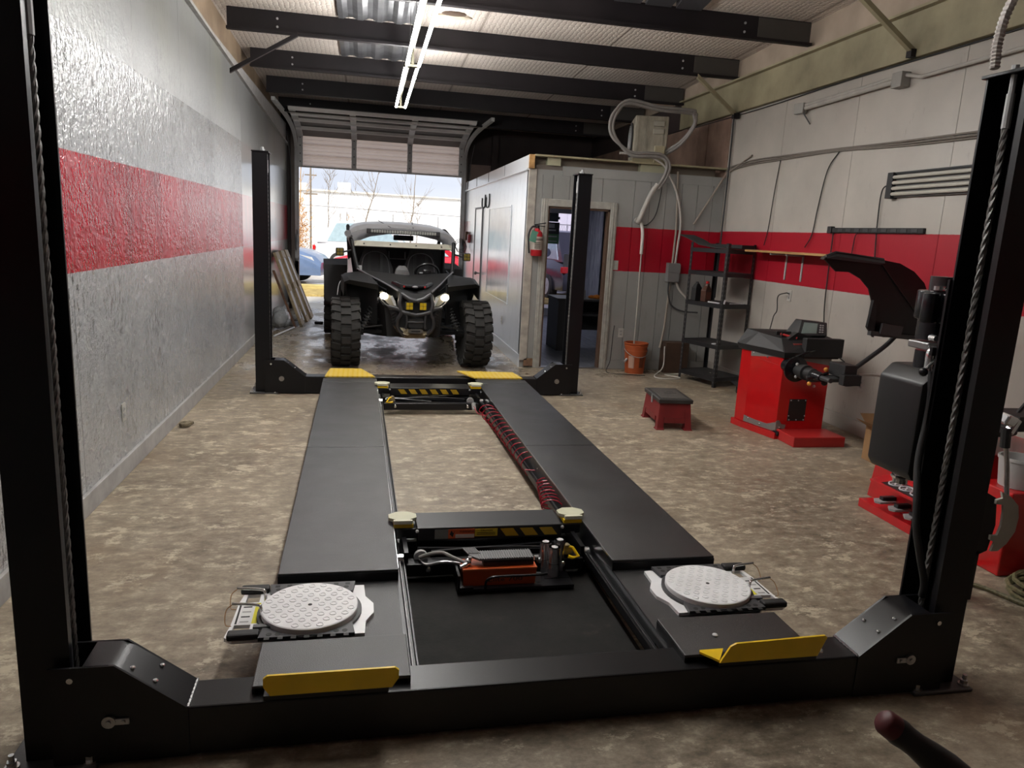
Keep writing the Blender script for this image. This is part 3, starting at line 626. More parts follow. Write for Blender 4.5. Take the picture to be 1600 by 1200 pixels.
# hose and orange air pump on the near jack: local coordinates of the jack
pm = B().loft([[(-.17, -.155, .035), (.16, -.155, .035), (.16, -.055, .035), (-.17, -.055, .035)], [(-.175, -.16, .118), (.165, -.16, .118), (.165, -.05, .118), (-.175, -.05, .118)]], cap=True).o('air_pump', orange, jn, label='orange air-hydraulic pump with grey treadle')
B().box(-.176, .166, -.162, -.158, .112, .119).o('pump_rim', simple('orange_lip', (.62, .16, .06), .4), pm)
B().box(-.2, .34, -.185, .0, .022, .034).box(-.2, -.19, -.185, -.06, .022, .10).box(-.19, -.13, -.19, -.17, .03, .045).o('pump_tray', blk, pm)
B().tube(smoothpath([(-.075, -.185, .03), (-.072, -.186, .07), (-.05, -.187, .088), (0, -.187, .092), (.16, -.187, .092), (.21, -.18, .092)], 5), .006, 8).o('guard_rail', blkg, pm)
B().box(-.08, .155, -.14, -.06, .118, .150, .006).o('pump_head', blks, pm)
tr = B()
for k in range(22): x = -.098 + k * .0112; tr.box(x, x + .006, -.145, -.06, .158, .162)
tr.box(-.10, .15, -.145, -.06, .150, .159); tr.loft([[(-.10, -.145, .150), (-.10, -.06, .150), (-.10, -.06, .160), (-.10, -.145, .160)], [(-.14, -.10, .150), (-.14, -.055, .152), (-.14, -.055, .160), (-.14, -.10, .160)]])
tr.o('treadle', simple('treadle_grey', (.14, .14, .14), .55), pm)
tq = B()
for k in range(8): tq.loft([[(-.165 + k * .0075, -.045, .166), (-.161 + k * .0075, -.045, .166), (-.161 + k * .0075, -.045, .172), (-.165 + k * .0075, -.045, .172)], [(-.145 + k * .0075, -.09, .158), (-.141 + k * .0075, -.09, .158), (-.141 + k * .0075, -.09, .164), (-.145 + k * .0075, -.09, .164)]])
tq.o('treadle_toe', simple('toe_grey', (.17, .17, .17), .55), pm)
B().ball((-.15, -.12, .135), .018).cyl((-.185, -.14, .12), (-.155, -.13, .13), .012, 10).cyl((-.14, -.12, .14), (-.14, -.12, .16), .010, 8).o('pump_fittings', chrome, pm, smooth=.7)
B().cyl((.165, -.1, .135), (.185, -.1, .135), .012, 10).ball((.19, -.10, .12), .014).o('pump_valve', steel, pm)
B().tube(smoothpath([(-.165, -.12, .135), (-.22, -.09, .15), (-.26, -.06, .158), (-.31, -.04, .145), (-.36, -.03, .125)], 5), .009, 8).o('supply_hose', simple('grey_hose', (.22, .21, .20), .5), pm)
B().tube(smoothpath([(-.17, -.07, .105), (-.25, -.06, .112), (-.33, -.055, .10), (-.36, -.02, .11)], 5), .007, 8).o('steel_tube', steel, pm)
B().box(.163, .185, -.163, -.16, .04, .09).o('spec_plate', lgrey, pm)
t_ = text('Elite 700', .040, ink, pm, (.02, -.1600, .064), (PI / 2 - .06, 0, 0)); t_.scale = (1.15, .72, 1)
for dx, dy, h in ((.235, -.035, .185), (.265, -.085, .178), (.305, -.03, .190)):
    a = B().cyl((dx, dy, .036), (dx, dy, h), .0275, 24, cap=False).o('height_adapter', chrome, jn, smooth=.8, label='chrome height adapter standing on the jack')
    B().lathe([(.0275, h), (.016, h), (.016, h - .02), (.0, h - .02)], (dx, dy, 0), n=24).o('socket_rim', simple('bright_rim', (.7, .7, .7), .25, .2), a)  # rim coloured bright in place of chrome reflections
    B().cyl((dx, dy, .10), (dx, dy, .1015), .0285, 24).o('groove', blks, a)
B().box(.215, .335, -.115, .0, .02, .036).cyl((.265, -.085, .005), (.265, -.085, .02), .02, 6).o('adapter_tray', blk, jn)

# ------------------------------------------------------------ turn plates in the runway recesses
tw = simple('turn_plate_white', (.82, .82, .83), .35, 0, .03)
def turn_plate(s, u, v, label):
    t = lift_thing('turn_plate', label, 'turn plate', u, v, .152)
    # local x points outwards (towards the handle side)
    q = s
    basep = [(-.20 * q, -.165), (-.16 * q, -.165), (.10 * q, -.165), (.245 * q, -.165), (.285 * q, -.135), (.262 * q, .19), (.24 * q, .205), (.10 * q, .205), (-.16 * q, .205), (-.20 * q, .205), (-.215 * q, .10), (-.235 * q, .02), (-.215 * q, -.07)]
    # plate with two real hand-holes: built from strips
    b = B().prism([(-.20 * q, -.165), (.165 * q, -.165), (.165 * q, .205), (-.20 * q, .205), (-.205 * q, .11), (-.235 * q, .05), (-.235 * q, -.02), (-.205 * q, -.08)], 0, .014, 'z')
    b.prism([(.165 * q, -.062), (.274 * q, -.062), (.268 * q, .102), (.165 * q, .102)], 0, .014, 'z')
    b.prism([(.165 * q, -.165), (.255 * q, -.165), (.283 * q, -.145), (.283 * q, -.134), (.165 * q, -.134)], 0, .014, 'z').prism([(.165 * q, .165), (.255 * q, .165), (.262 * q, .190), (.248 * q, .205), (.165 * q, .205)], 0, .014, 'z')
    b.prism([(.283 * q, -.134), (.274 * q, -.062), (.262 * q, -.062), (.266 * q, -.134)], 0, .014, 'z').prism([(.268 * q, .102), (.258 * q, .165), (.243 * q, .165), (.246 * q, .102)], 0, .014, 'z').prism([(.165 * q, -.134), (.205 * q, -.134), (.205 * q, -.062), (.165 * q, -.062)], 0, .014, 'z').prism([(.165 * q, .102), (.195 * q, .102), (.195 * q, .165), (.165 * q, .165)], 0, .014, 'z')
    b.o('base', tw, t)
    d = B().lathe([(0, .0), (.176, .0), (.176, .019), (.172, .022), (0, .022)], (0, 0, .026), n=64).o('turntable', tw, t, smooth=.5)
    B().lathe([(0, 0), (.19, 0), (.19, .012), (0, .012)], (0, 0, .014), n=48).o('bearing_ring', dgrey, t)
    for k in range(-4, 5):
        for i in range(-4, 5):
            x, y = k * .043 + (i % 2) * .0215, i * .037
            if .02 < math.hypot(x, y) < .158: B().lathe([(.0135, 0), (.0135, .002), (.0115, .0028), (.0095, .002), (.0095, .0005)], (x, y, .048), n=12).o('grip_ring', tw, d)
    B().cyl((0, 0, .048), (0, 0, .0486), .008, 10).o('centre_hole', ink, d)
    for sy in (-1, 1):
        y0, y1 = (.13, .212) if sy > 0 else (-.185, -.105)
        # dark bridge plate, its inner edge cut to the disc
        out = [(-.155 * q, y1 if sy > 0 else y0)]
        pts = [(-.155 * q, y0 if sy > 0 else y1)]
        for k in range(9):
            x = -.13 + .26 * k / 8; yy = math.sqrt(max(.0, .183 ** 2 - x * x)); yy = min(max(yy, .105), .183)
            pts.append((x * q, sy * yy))
        pts += [(.155 * q, y0 if sy > 0 else y1), (.165 * q, y1 if sy > 0 else y0), (-.165 * q, y1 if sy > 0 else y0)]
        br = B().prism(pts, .016, .030, 'z').o('bridge_plate', simple('bridge_grey', (.045, .045, .05), .45), t)
        for k in range(7): 
            x = -.135 + k * .045
            B().box(x - .009, x + .009, sy * .194 - .008, sy * .194 + .008, .030, .0308).o('slot', ink, br)
        for x in (-.13, -.10, .10, .13):
            B().cyl((x, sy * .166, .030), (x, sy * .166, .0308), .010, 10).o('round_hole', ink, br)
        hy = .186 if sy > 0 else -.152
        B().box(*sorted((.165 * q, .272 * q)), hy - .021, hy + .021, .012, .038, .008).o('handle_grip', blkm, t)
    for y0 in (-.03, .09) if s < 0 else (-.04, .10):
        # locking pin bent from rod, with its lanyard
        B().tube(smoothpath([(.17 * q, y0, .02), (.172 * q, y0, .06), (.19 * q, y0 + .01, .068), (.275 * q, y0 + .02, .072)], 5), .0055, 8).o('lock_pin', chrome, t, smooth=.8)
        B().tube(smoothpath([(.272 * q, y0 + .02, .07), (.295 * q, y0 + .01, .05), (.292 * q, y0 - .03, .018), (.27 * q, y0 - .045, .018)], 5), .0018, 5).o('pin_lanyard', simple('copper_lanyard', (.35, .2, .1), .4, .7), t)
    B().box(*sorted((.262 * q, .255 * q)), -.055, .095, .014, .0148).o('black_scale', ink, t); B().box(*sorted((.252 * q, .205 * q)), -.055, .095, .014, .0146).o('white_label', simple('label_bright', (.7, .7, .7), .4), t)
    B().box(*sorted((.204 * q, .186 * q)), -.055, .095, .014, .0148).o('yellow_scale', simple('scale_yellow', (.66, .60, .02), .4), t)
    for k in range(4): B().box(*sorted((.246 * q, .215 * q)), -.046 + k * .036, -.038 + k * .036, .0146, .0152).o('label_print', ink if k % 2 else lgrey, t)
    B().box(*sorted((.10 * q, .19 * q)), -.118, -.098, .022, .034).o('pointer_arm', grey, t)
    return t
turn_plate(-1, -.812, .515, 'white round turn plate with handles on the left runway')
turn_plate(1, .808, .525, 'white round turn plate with handles on the right runway')

# rubber mat on the floor between the runways
mat_ = M('worn_rubber_mat', (.012, .012, .012), .7, 0, .15); mat_.base(mat_.ramp(mat_.noise(4, 7, world=False, rough=.7), [(.35, (.008, .008, .008)), (.6, (.016, .015, .014)), (.78, (.045, .038, .029))])); mat_.bump(mat_.noise(90, 3, world=False), .2, .003)
tag(B().box(.165, 1.085, 2.26, 3.78, .0, .007, .002).o('rubber_mat', mat_.m), 'black rubber mat on the floor between the near ends of the runways', 'mat')
# red coiled air hose
pth = [(1.00, 5.95, .13), (1.045, 5.4, .12), (1.06, 4.9, .12), (1.075, 4.42, .12)]
hz = helix(pth, .066, 14, 14, .9)
pts = smoothpath([(.90, 6.03, .15), (.93, 5.99, .10), (.99, 5.93, .09)], 4) + hz + smoothpath([(1.085, 4.40, .12), (1.10, 4.28, .14), (1.09, 4.18, .12)], 4)
pts += helix([(1.085, 4.15, .12), (1.06, 3.98, .12), (1.02, 3.72, .12)], .06, 8, 12, .7)
rh = B().tube(pts, .0042, 5).o('air_hose', simple('red_polyurethane', (.33, .012, .03), .3)); tag(rh, 'red coiled air hose stretched along the right jack rail', 'air hose')
B().cyl((.90, 6.06, .17), (.905, 6.03, .12), .018, 8).o('end_fitting', lgrey, rh); B().ball((1.10, 4.30, .15), .022, (1.3, 1, 1)).tube(smoothpath([(1.07, 4.34, .15), (1.12, 4.33, .17), (1.14, 4.27, .15)]), .007).o('cable_tie_knot', cream, rh)
# ------------------------------------------------------------ side-by-side off-road vehicle, facing the camera
ut = thing('off_road_buggy', 'black side-by-side off-road buggy with lit headlights parked nose-in at the garage door', 'buggy', (.51, 8.72, 0), math.radians(3.5))
ub = simple('buggy_black', (.006, .006, .0065), .5, spec=.3); ubg = simple('buggy_gloss', (.009, .009, .010), .25, spec=.5); udk = simple('buggy_matt_black', (.006, .006, .007), .7)  # satin, gloss and matt blacks of the buggy
roofm = simple('roof_grey_gloss', (.30, .30, .31), .32, coat=.3)
edge = simple('buggy_edge_grey', (.22, .22, .23), .35, .4)
tyrem = simple('tyre_rubber', (.017, .016, .015), .8, 0, .2, 18)
def wheel(u, v, r, w, name):
    b = B(); h = w / 2
    b.lathe([(r * .52, -h * .82), (r * .70, -h * .98), (r * .88, -h), (r * .945, -h * .85), (r * .945, h * .85), (r * .88, h), (r * .70, h * .98), (r * .52, h * .82)], (0, 0, 0), 'x', 40)
    t = b.o('tyre', tyrem, ut, smooth=.6); t.location = (u, v, r)
    tb = B(); N = 22
    for i in range(N):
        a0 = 2 * PI * i / N
        for k, (x0, x1, da) in enumerate(((-.98, -.40, 0), (-.36, .34, .5), (.38, .98, .12))):
            for sub in (0,):
                aa = a0 + da * 2 * PI / N; dth = 2 * PI / N * .36
                rr0, rr1 = r * .935, r * (1.0 if k == 1 else .985)
                ring = []
                cs = []
                skew = (.12, 0, -.12)[k]
                for (x, th, rr) in ((x0, -dth, rr0), (x1, -dth + skew * .5, rr0), (x1, dth + skew * .5, rr0), (x0, dth, rr0), (x0, -dth * .85, rr1), (x1, -dth * .85 + skew * .5, rr1), (x1, dth * .85 + skew * .5, rr1), (x0, dth * .85, rr1)):
                    t_ = aa + th; cs.append(V((x * h * (1.03 if abs(x) > .9 else 1), rr * math.cos(t_), rr * math.sin(t_))))
                tb.loft([cs[:4], cs[4:]])
                if k != 1:                              # lug runs down the shoulder
                    sg = -1 if k == 0 else 1; xs_ = (1.0 * sg * h, 1.07 * sg * h)
                    cc = [V((x, rr * math.cos(aa + th), rr * math.sin(aa + th))) for x in xs_ for rr, th in ((r * .80, -dth * .6), (r * .80, dth * .6), (r * .95, dth * .85), (r * .95, -dth * .85))]
                    tb.loft([cc[:4], cc[4:]])
    tb.o('tread', tyrem, t, stuff=True)
    B().lathe([(0, -h * .5), (r * .5, -h * .5), (r * .53, -h * .84), (r * .56, -h * .84), (r * .56, h * .84), (r * .53, h * .84), (r * .5, h * .5), (0, h * .5)], (0, 0, 0), 'x', 24).o('rim', blkm, t)
    bb = B()
    for k in range(6): 
        a = k * PI / 3; sg = 1 if u < 0 else -1
        bb.loft([[(sg * h * .55, .05 * math.cos(a + q), .05 * math.sin(a + q)) for q in (-.5, .5)] + [(sg * h * .62, .05 * math.cos(a + q), .05 * math.sin(a + q)) for q in (.5, -.5)], [(sg * h * .7, r * .5 * math.cos(a + q), r * .5 * math.sin(a + q)) for q in (-.09, .09)] + [(sg * h * .76, r * .5 * math.cos(a + q), r * .5 * math.sin(a + q)) for q in (.09, -.09)]])
    bb.o('spoke', ubg, t)
    return t
for u, v, r, w in ((-.757, 0, .40, .30), (.757, 0, .40, .30), (-.80, 2.62, .41, .34), (.78, 2.62, .41, .34)): wheel(u, v, r, w, 'front')
# tub, nose, hood
B().loft([[(-.30, -.25, .38), (.30, -.25, .38), (.33, -.25, .72), (-.33, -.25, .72)], [(-.42, .3, .32), (.42, .3, .32), (.45, .3, .85), (-.45, .3, .85)], [(-.62, .75, .30), (.62, .75, .30), (.62, .75, .72), (-.62, .75, .72)], [(-.62, 2.5, .32), (.62, 2.5, .32), (.60, 2.5, .95), (-.60, 2.5, .95)]]).o('body_tub', udk, ut)
hood = B().loft([[(-.16, -.38, .84), (0, -.40, .80), (.16, -.38, .84), (.17, -.36, .90), (0, -.36, .885), (-.17, -.36, .90)],
                 [(-.30, -.10, .80), (0, -.10, .80), (.30, -.10, .80), (.30, -.08, .955), (0, -.08, .945), (-.30, -.08, .955)],
                 [(-.42, .22, .80), (0, .22, .80), (.42, .22, .80), (.40, .22, 1.0), (0, .22, 1.0), (-.40, .22, 1.0)],
                 [(-.60, .66, .8), (0, .62, .8), (.60, .66, .8), (.585, .66, 1.075), (0, .60, 1.03), (-.585, .66, 1.075)]]).o('hood', ub, ut, smooth=.5)
B().prism([(-.17, .0), (-.11, -.23), (-.04, -.285), (.04, -.285), (.11, -.23), (.17, .0), (.10, .10), (-.10, .10)], .945, .962, 'z').o('hood_panel', ubg, hood)
for s in (-1, 1):
    B().loft([[(s * .115, -.25, .935), (s * .155, -.22, .945), (s * .15, -.2, .975), (s * .11, -.24, .965)], [(s * .20, -.03, .97), (s * .245, -.03, .97), (s * .235, -.03, .995), (s * .19, -.03, .995)]]).o('hood_vent', ubg, hood)
    B().ob((s * .118, -.262, .955), (.02, .01, .02)).o('red_marker', simple('marker_red', (.4, .02, .02), .4), hood)
    B().tube(smoothpath([(s * .19, -.34, .91), (s * .33, -.05, .975), (s * .47, .35, 1.03), (s * .60, .68, 1.085)], 5), .011, 6).o('hood_edge', edge, hood)
    B().tube(smoothpath([(s * .30, -.16, .90), (s * .40, .05, .94), (s * .52, .40, 1.01)], 5), .011, 6).o('hood_crease', ubg, hood)
B().ball((.0, -.31, .955), .035, (1, .8, .45)).o('nose_emblem', simple('emblem_silver', (.30, .30, .31), .35, .7), hood)
B().prism([(-.16, .885), (.0, .80), (.16, .885), (.195, .79), (.20, .70), (.285, .70), (.215, .50), (.11, .385), (-.11, .385), (-.215, .50), (-.285, .70), (-.20, .70), (-.195, .79)], -.37, -.30).o('front_fascia', udk, ut)
for s in (-1, 1):
    b = B().loft([[(s * .275, -.375, .70), (s * .20, -.40, .66), (s * .215, -.385, .51), (s * .235, -.37, .53)], [(s * .275, -.30, .70), (s * .20, -.33, .66), (s * .215, -.31, .51), (s * .235, -.30, .53)]]).o('side_grille', dgrey, ut)
    for k in range(5): B().ob((s * (.245 - k * .004), -.398, .66 - k * .03), (.06, .02, .010), (0, s * .5, 0)).o('louvre', blks, b)
# tubular bumper
bt = simple('bumper_dark_tube', (.032, .032, .035), .4)
bm_ = B()
for s in (-1, 1):
    bm_.tube(smoothpath([(s * .165, -.42, .885), (s * .185, -.45, .78), (s * .165, -.455, .68), (s * .20, -.44, .60), (s * .195, -.42, .50), (s * .12, -.40, .42)], 5), .022, 8)
    bm_.tube(smoothpath([(s * .165, -.42, .885), (s * .08, -.46, .835), (0, -.47, .812)], 4), .026, 8)
    bm_.tube(smoothpath([(s * .30, -.38, .735), (s * .20, -.44, .715), (s * .14, -.46, .685), (0, -.47, .655)], 4), .022, 8)
    bm_.tube(smoothpath([(s * .11, -.465, .67), (s * .10, -.46, .57), (s * .11, -.44, .50)], 4), .013, 8)
bm_.tube([(-.11, -.455, .575), (.11, -.455, .575)], .012, 8); bm_.o('front_bumper', bt, ut, smooth=.8)
fogm = M('fog_lamp_amber', (.38, .27, .01), .25); fogm.emit('#d8b020', .12); fogm = fogm.m
for x in (-.075, .075):
    g = B().ob((x, -.44, .755), (.085, .05, .09), bev=.006).o('fog_lamp', blkm, ut)
    for a in (-1, 1):
        for c in (-1, 1): B().ob((x + a * .019, -.468, .755 + c * .020), (.034, .008, .036), bev=.003).o('lamp_lens', fogm, g)
B().prism([(x * .085, .475 + z * .026) for x, z in [(math.copysign(abs(math.cos(t)) ** .5, math.cos(t)), math.sin(t)) for t in [k * PI / 10 for k in range(20)]]], -.47, -.45).o('winch_fairlead', steel, ut)
B().ob((0, -.473, .475), (.10, .01, .014), bev=.003).o('fairlead_slot', ink, ut); B().ob((0, -.43, .56), (.16, .05, .10)).o('winch', blkm, ut)
sk = simple('skid_tan', (.19, .145, .075), .5, 0, .2, 20)
B().loft([[(-.235, -.37, .515), (-.105, -.40, .385), (.105, -.40, .385), (.235, -.37, .515), (.20, -.41, .455), (.09, -.44, .425), (-.09, -.44, .425), (-.20, -.41, .455)], [(-.23, -.2, .50), (-.12, .3, .30), (.12, .3, .30), (.23, -.2, .50), (.20, -.2, .52), (.09, -.2, .50), (-.09, -.2, .50), (-.20, -.2, .52)]]).o('skid_plate', sk, ut)
# headlights
hl = M('headlamp_led', (.9, .9, .85), .2); hl.emit('#fff2d8', 25); hl = hl.m
hlens = simple('headlamp_lens', (.30, .28, .22), .12)
for s in (-1, 1):
    b = B().loft([[(s * x, -.30, z) for x, z in ((.205, .735), (.275, .745), (.315, .775), (.395, .88), (.36, .895), (.25, .84), (.215, .79))], [(s * x, -.20, z) for x, z in ((.205, .735), (.275, .745), (.315, .775), (.395, .88), (.36, .895), (.25, .84), (.215, .79))]]).o('headlight', hlens, ut)
    B().loft([[(s * x, -.315, z) for x, z in ((.205, .735), (.232, .745), (.275, .835), (.25, .85), (.225, .80))], [(s * x, -.26, z) for x, z in ((.205, .735), (.232, .745), (.275, .835), (.25, .85), (.225, .80))]]).o('light_blade', simple('blade_white', (.55, .55, .53), .4), b)
    B().ball((s * .345, -.302, .845), .04, (1.2, .5, .95)).o('led', hl, b)
    B().tube(smoothpath([(s * .20, -.32, .725), (s * .30, -.30, .735), (s * .40, -.24, .82)], 4), .010, 6).o('headlight_lip', bt, b)
# fenders
for s in (-1, 1):
    B().loft([[(s * .40, -.18, .96), (s * .72, -.20, 1.005), (s * .775, -.16, .98), (s * .78, -.12, .82), (s * .765, -.12, .82), (s * .755, -.15, .96), (s * .40, -.16, .90)],
              [(s * .46, .25, 1.03), (s * .74, .25, 1.05), (s * .80, .25, 1.03), (s * .80, .25, .86), (s * .78, .25, .86), (s * .77, .25, 1.0), (s * .46, .25, .98)],
              [(s * .55, .62, 1.06), (s * .74, .62, 1.03), (s * .79, .62, 1.0), (s * .79, .62, .55), (s * .77, .62, .55), (s * .76, .62, .95), (s * .55, .62, 1.0)]]).o('front_fender', ub, ut, smooth=.5)
    B().loft([[(s * .40, -.1, .5), (s * .72, .30, .5), (s * .72, .32, .5), (s * .40, .0, .5)], [(s * .40, -.1, .98), (s * .73, .32, 1.0), (s * .73, .34, 1.0), (s * .40, 0, .98)]]).o('inner_fender', udk, ut)
    # rear fenders and mud flaps show beside the front wheels
    B().loft([[(s * .62, 1.95, .5), (s * .98, 1.95, .55), (s * .98, 1.97, .55), (s * .62, 1.97, .5)], [(s * .62, 2.1, 1.05), (s * .99, 2.1, 1.05), (s * .99, 2.12, 1.05), (s * .62, 2.12, 1.05)], [(s * .62, 2.7, 1.12), (s * .99, 2.7, 1.10), (s * .99, 2.72, 1.08), (s * .62, 2.72, 1.10)], [(s * .62, 3.1, .9), (s * .98, 3.1, .9), (s * .98, 3.12, .88), (s * .62, 3.12, .88)]]).o('rear_fender', udk, ut)
    B().loft([[(s * .60, .0, .41), (s * .60, .09, .41), (s * .60, .09, .375), (s * .60, 0, .375)], [(s * .18, -.12, .44), (s * .18, .0, .44), (s * .18, .0, .40), (s * .18, -.12, .40)]]).o('lower_arm', ub, ut)
    B().loft([[(s * .60, .12, .41), (s * .60, .20, .41), (s * .60, .20, .375), (s * .60, .12, .375)], [(s * .18, .3, .44), (s * .18, .4, .44), (s * .18, .4, .40), (s * .18, .3, .40)]]).o('lower_arm', ub, ut)
    B().tube([(s * .60, .04, .50), (s * .28, -.02, .56)], .016, 6).tube([(s * .60, .10, .50), (s * .28, .25, .56)], .016, 6).o('upper_arm', ub, ut)
    B().tube([(s * .62, -.08, .45), (s * .25, -.1, .50)], .010, 6).o('tie_rod', ubg, ut)
    B().tube(helix([(s * .555, .02, .46), (s * .40, .02, .76)], .042, 9, 10), .010, 5).o('shock_spring', simple('spring_black', (.03, .03, .032), .3), ut)
    B().cyl((s * .57, .02, .43), (s * .38, .02, .80), .022, 8).o('shock_body', lgrey, ut)
    B().cyl((s * .66, 0, .40), (s * .56, 0, .42), .06, 12).o('hub_carrier', ub, ut)
    # roll cage
    B().tube(smoothpath([(s * .585, .66, 1.06), (s * .62, .82, 1.22), (s * .655, 1.0, 1.42)], 4) , .024, 8).tube(smoothpath([(s * .655, 1.0, 1.42), (s * .67, 1.5, 1.53), (s * .66, 2.1, 1.56), (s * .62, 2.45, 1.0)], 5), .024, 8).tube([(s * .64, 1.75, 1.54), (s * .64, 1.72, .75)], .022, 8).o('roll_cage', ub, ut, smooth=.8)
    B().loft([[(s * .645, .8, .5), (s * .665, .8, .5), (s * .665, .8, .98), (s * .645, .8, .98)], [(s * .66, 1.65, .5), (s * .68, 1.65, .5), (s * .68, 1.65, 1.05), (s * .66, 1.65, 1.05)]]).o('side_door', ub, ut)
    p_ = B().ob((s * .80, .86, 1.275), (.10, .08, .10), bev=.012).o('pod_lamp', blkm, ut)
    for a in (-1, 1):
        for c in (-1, 1): B().ob((s * .80 + a * .02, .816, 1.275 + c * .022), (.034, .008, .036), bev=.003).o('lamp_lens', simple('pod_amber', (.16, .12, .02), .3), p_)
    B().tube([(s * .75, .88, 1.275), (s * .64, .92, 1.30)], .012, 6).o('lamp_bracket', blkm, ut)
B().cyl((-.70, .98, 1.50), (-.70, 1.02, 1.50), .042, 14).tube([(-.68, 1.0, 1.5), (-.64, 1.05, 1.47)], .009, 6).o('round_mirror', simple('mirror_shell', (.16, .16, .165), .4), ut, smooth=.6)
B().loft([[(-.70, .95, .98), (-.63, .95, .98), (-.63, .955, .98), (-.70, .955, .98)], [(-.70, 1.02, 1.17), (-.66, 1.02, 1.20), (-.66, 1.025, 1.20), (-.70, 1.025, 1.17)]]).o('pale_cloth_panel', simple('pale_pink_cloth', (.55, .47, .50), .8), ut, label='pale pink cloth hanging at the passenger side door')
B().cyl((-.57, .72, 1.06), (-.57, .72, 1.12), .035, 12).o('white_cap', lgrey, ut)
B().tube(smoothpath([(-.70, .95, 1.20), (-.72, .6, 1.02), (-.82, .1, .95), (-.85, -.05, .82)], 5), .004, 5).o('whip_wire', lgrey, ut)
# roof, light bar, half windscreen
def rprof(v, zoff, sc=1.0, drop=0):
    return [(u * sc, v, z + zoff) for u, z in ((-.70, 1.435 - drop), (-.66, 1.50), (-.58, 1.545), (-.45, 1.575), (-.2, 1.592), (.0, 1.597), (.2, 1.592), (.45, 1.575), (.58, 1.545), (.66, 1.50), (.70, 1.435 - drop))]
top = [rprof(1.05, 0), rprof(1.30, .045), rprof(1.8, .085), rprof(2.25, .075, .98)]
rings = [a + [V(p) - V((0, 0, .045)) + V((0, .0, 0)) for p in reversed(a)] for a in top]
rings[0] = top[0] + [(x * .93, y + .02, z - .07 - .055 * min(1, abs(x) / .6) ** 2) for x, y, z in reversed(top[0])]
rf_ = B().loft(rings).o('roof', roofm, ut, smooth=.45)
for u in (-.17, .12): B().loft([[(u, 1.06, 1.600), (u + .012, 1.06, 1.600), (u + .012, 1.06, 1.604), (u, 1.06, 1.604)], [(u * 1.6, 1.8, 1.684), (u * 1.6 + .012, 1.8, 1.684), (u * 1.6 + .012, 1.8, 1.689), (u * 1.6, 1.8, 1.689)]]).o('roof_crease', blks, rf_)
lb = B().ob((0, 1.0, 1.545), (.86, .06, .055), bev=.008).o('light_bar', blkm, ut)
for k in range(26): B().ob((-.40 + k * .032, .967, 1.545), (.026, .006, .036), bev=.003).o('led_cell', simple('led_off', (.26, .26, .24), .25), lb)
for s in (-1, 1): B().ob((s * .44, 1.0, 1.545), (.05, .07, .06), bev=.006).o('bar_bracket', blkm, lb)
B().loft([[(-.62, .99, 1.345), (.62, .99, 1.345), (.62, .97, 1.355), (.62, .98, 1.41), (.58, 1.0, 1.42), (-.58, 1.0, 1.42), (-.62, .98, 1.41), (-.62, .97, 1.355)], [(-.62, 1.02, 1.345), (.62, 1.02, 1.345), (.62, 1.02, 1.355), (.62, 1.02, 1.41), (.58, 1.02, 1.42), (-.58, 1.02, 1.42), (-.62, 1.02, 1.41), (-.62, 1.02, 1.355)]]).o('windscreen_frame', simple('dusty_frame', (.30, .28, .22), .5), ut)
for k in range(4): B().cyl((-.5 + k * .33, .985, 1.385), (-.5 + k * .33, .975, 1.385), .01, 8).o('frame_bolt', blks, ut)
B().prism([(-.58, 1.42), (.58, 1.42), (.58, 1.48), (.5, 1.515), (-.5, 1.515), (-.58, 1.48)], 1.03, 1.034).o('visor_pane', glass, ut)
B().ob((.02, 1.2, 1.475), (.26, .05, .07), bev=.012).o('rear_view_mirror', blkm, ut)
# cabin
for s in (-1, 1):
    se = B().loft([[(s * .31 + a, v, z) for a, v, z in ((-.22, 1.12, .62), (.22, 1.12, .62), (.22, 1.12, .74), (-.22, 1.12, .74))], [(s * .31 + a, v, z) for a, v, z in ((-.23, 1.55, .58), (.23, 1.55, .58), (.23, 1.55, .74), (-.23, 1.55, .74))]]).o('seat', udk, ut)
    B().loft([[(s * .31 - .23, 1.50, .70), (s * .31 + .23, 1.50, .70), (s * .31 + .23, 1.64, .70), (s * .31 - .23, 1.64, .70)], [(s * .31 - .24, 1.60, 1.05), (s * .31 + .24, 1.60, 1.05), (s * .31 + .24, 1.72, 1.05), (s * .31 - .24, 1.72, 1.05)], [(s * .31 - .13, 1.66, 1.34), (s * .31 + .13, 1.66, 1.34), (s * .31 + .13, 1.74, 1.34), (s * .31 - .13, 1.74, 1.34)]]).o('seat_back', simple('seat_vinyl', (.014, .014, .016), .5), se, smooth=.5)
    B().tube(smoothpath([(s * .31 - .20, 1.575, .95), (s * .31 - .15, 1.61, 1.20), (s * .31, 1.64, 1.27), (s * .31 + .15, 1.61, 1.20), (s * .31 + .20, 1.575, .95)], 5), .006, 5).o('seat_piping', edge, se)
    for q in (-.08, .08): B().ob((s * .31 + q, 1.58, 1.0), (.04, .012, .5), (-.2, 0, 0)).o('harness_strap', dgrey, se)
B().loft([[(-.66, 1.78, .75), (.66, 1.78, .75), (.66, 1.80, .75), (-.66, 1.80, .75)], [(-.66, 1.75, 1.40), (.66, 1.75, 1.40), (.66, 1.77, 1.40), (-.66, 1.77, 1.40)]]).o('cabin_net', udk, ut)
B().tube([(-.35, 1.7, 1.18), (.38, 1.7, 1.18)], .008, 6).tube([(-.12, 1.7, 1.18), (-.12, 1.7, 1.28)], .008).tube([(.10, 1.7, 1.18), (.10, 1.7, 1.28)], .008).o('cross_tube', edge, ut)
B().loft([[(-.58, .62, .9), (.58, .62, .9), (.58, .75, .9), (-.58, .75, .9)], [(-.55, .66, 1.03), (.55, .66, 1.03), (.55, .80, 1.03), (-.55, .80, 1.03)]]).o('dashboard', ub, ut)
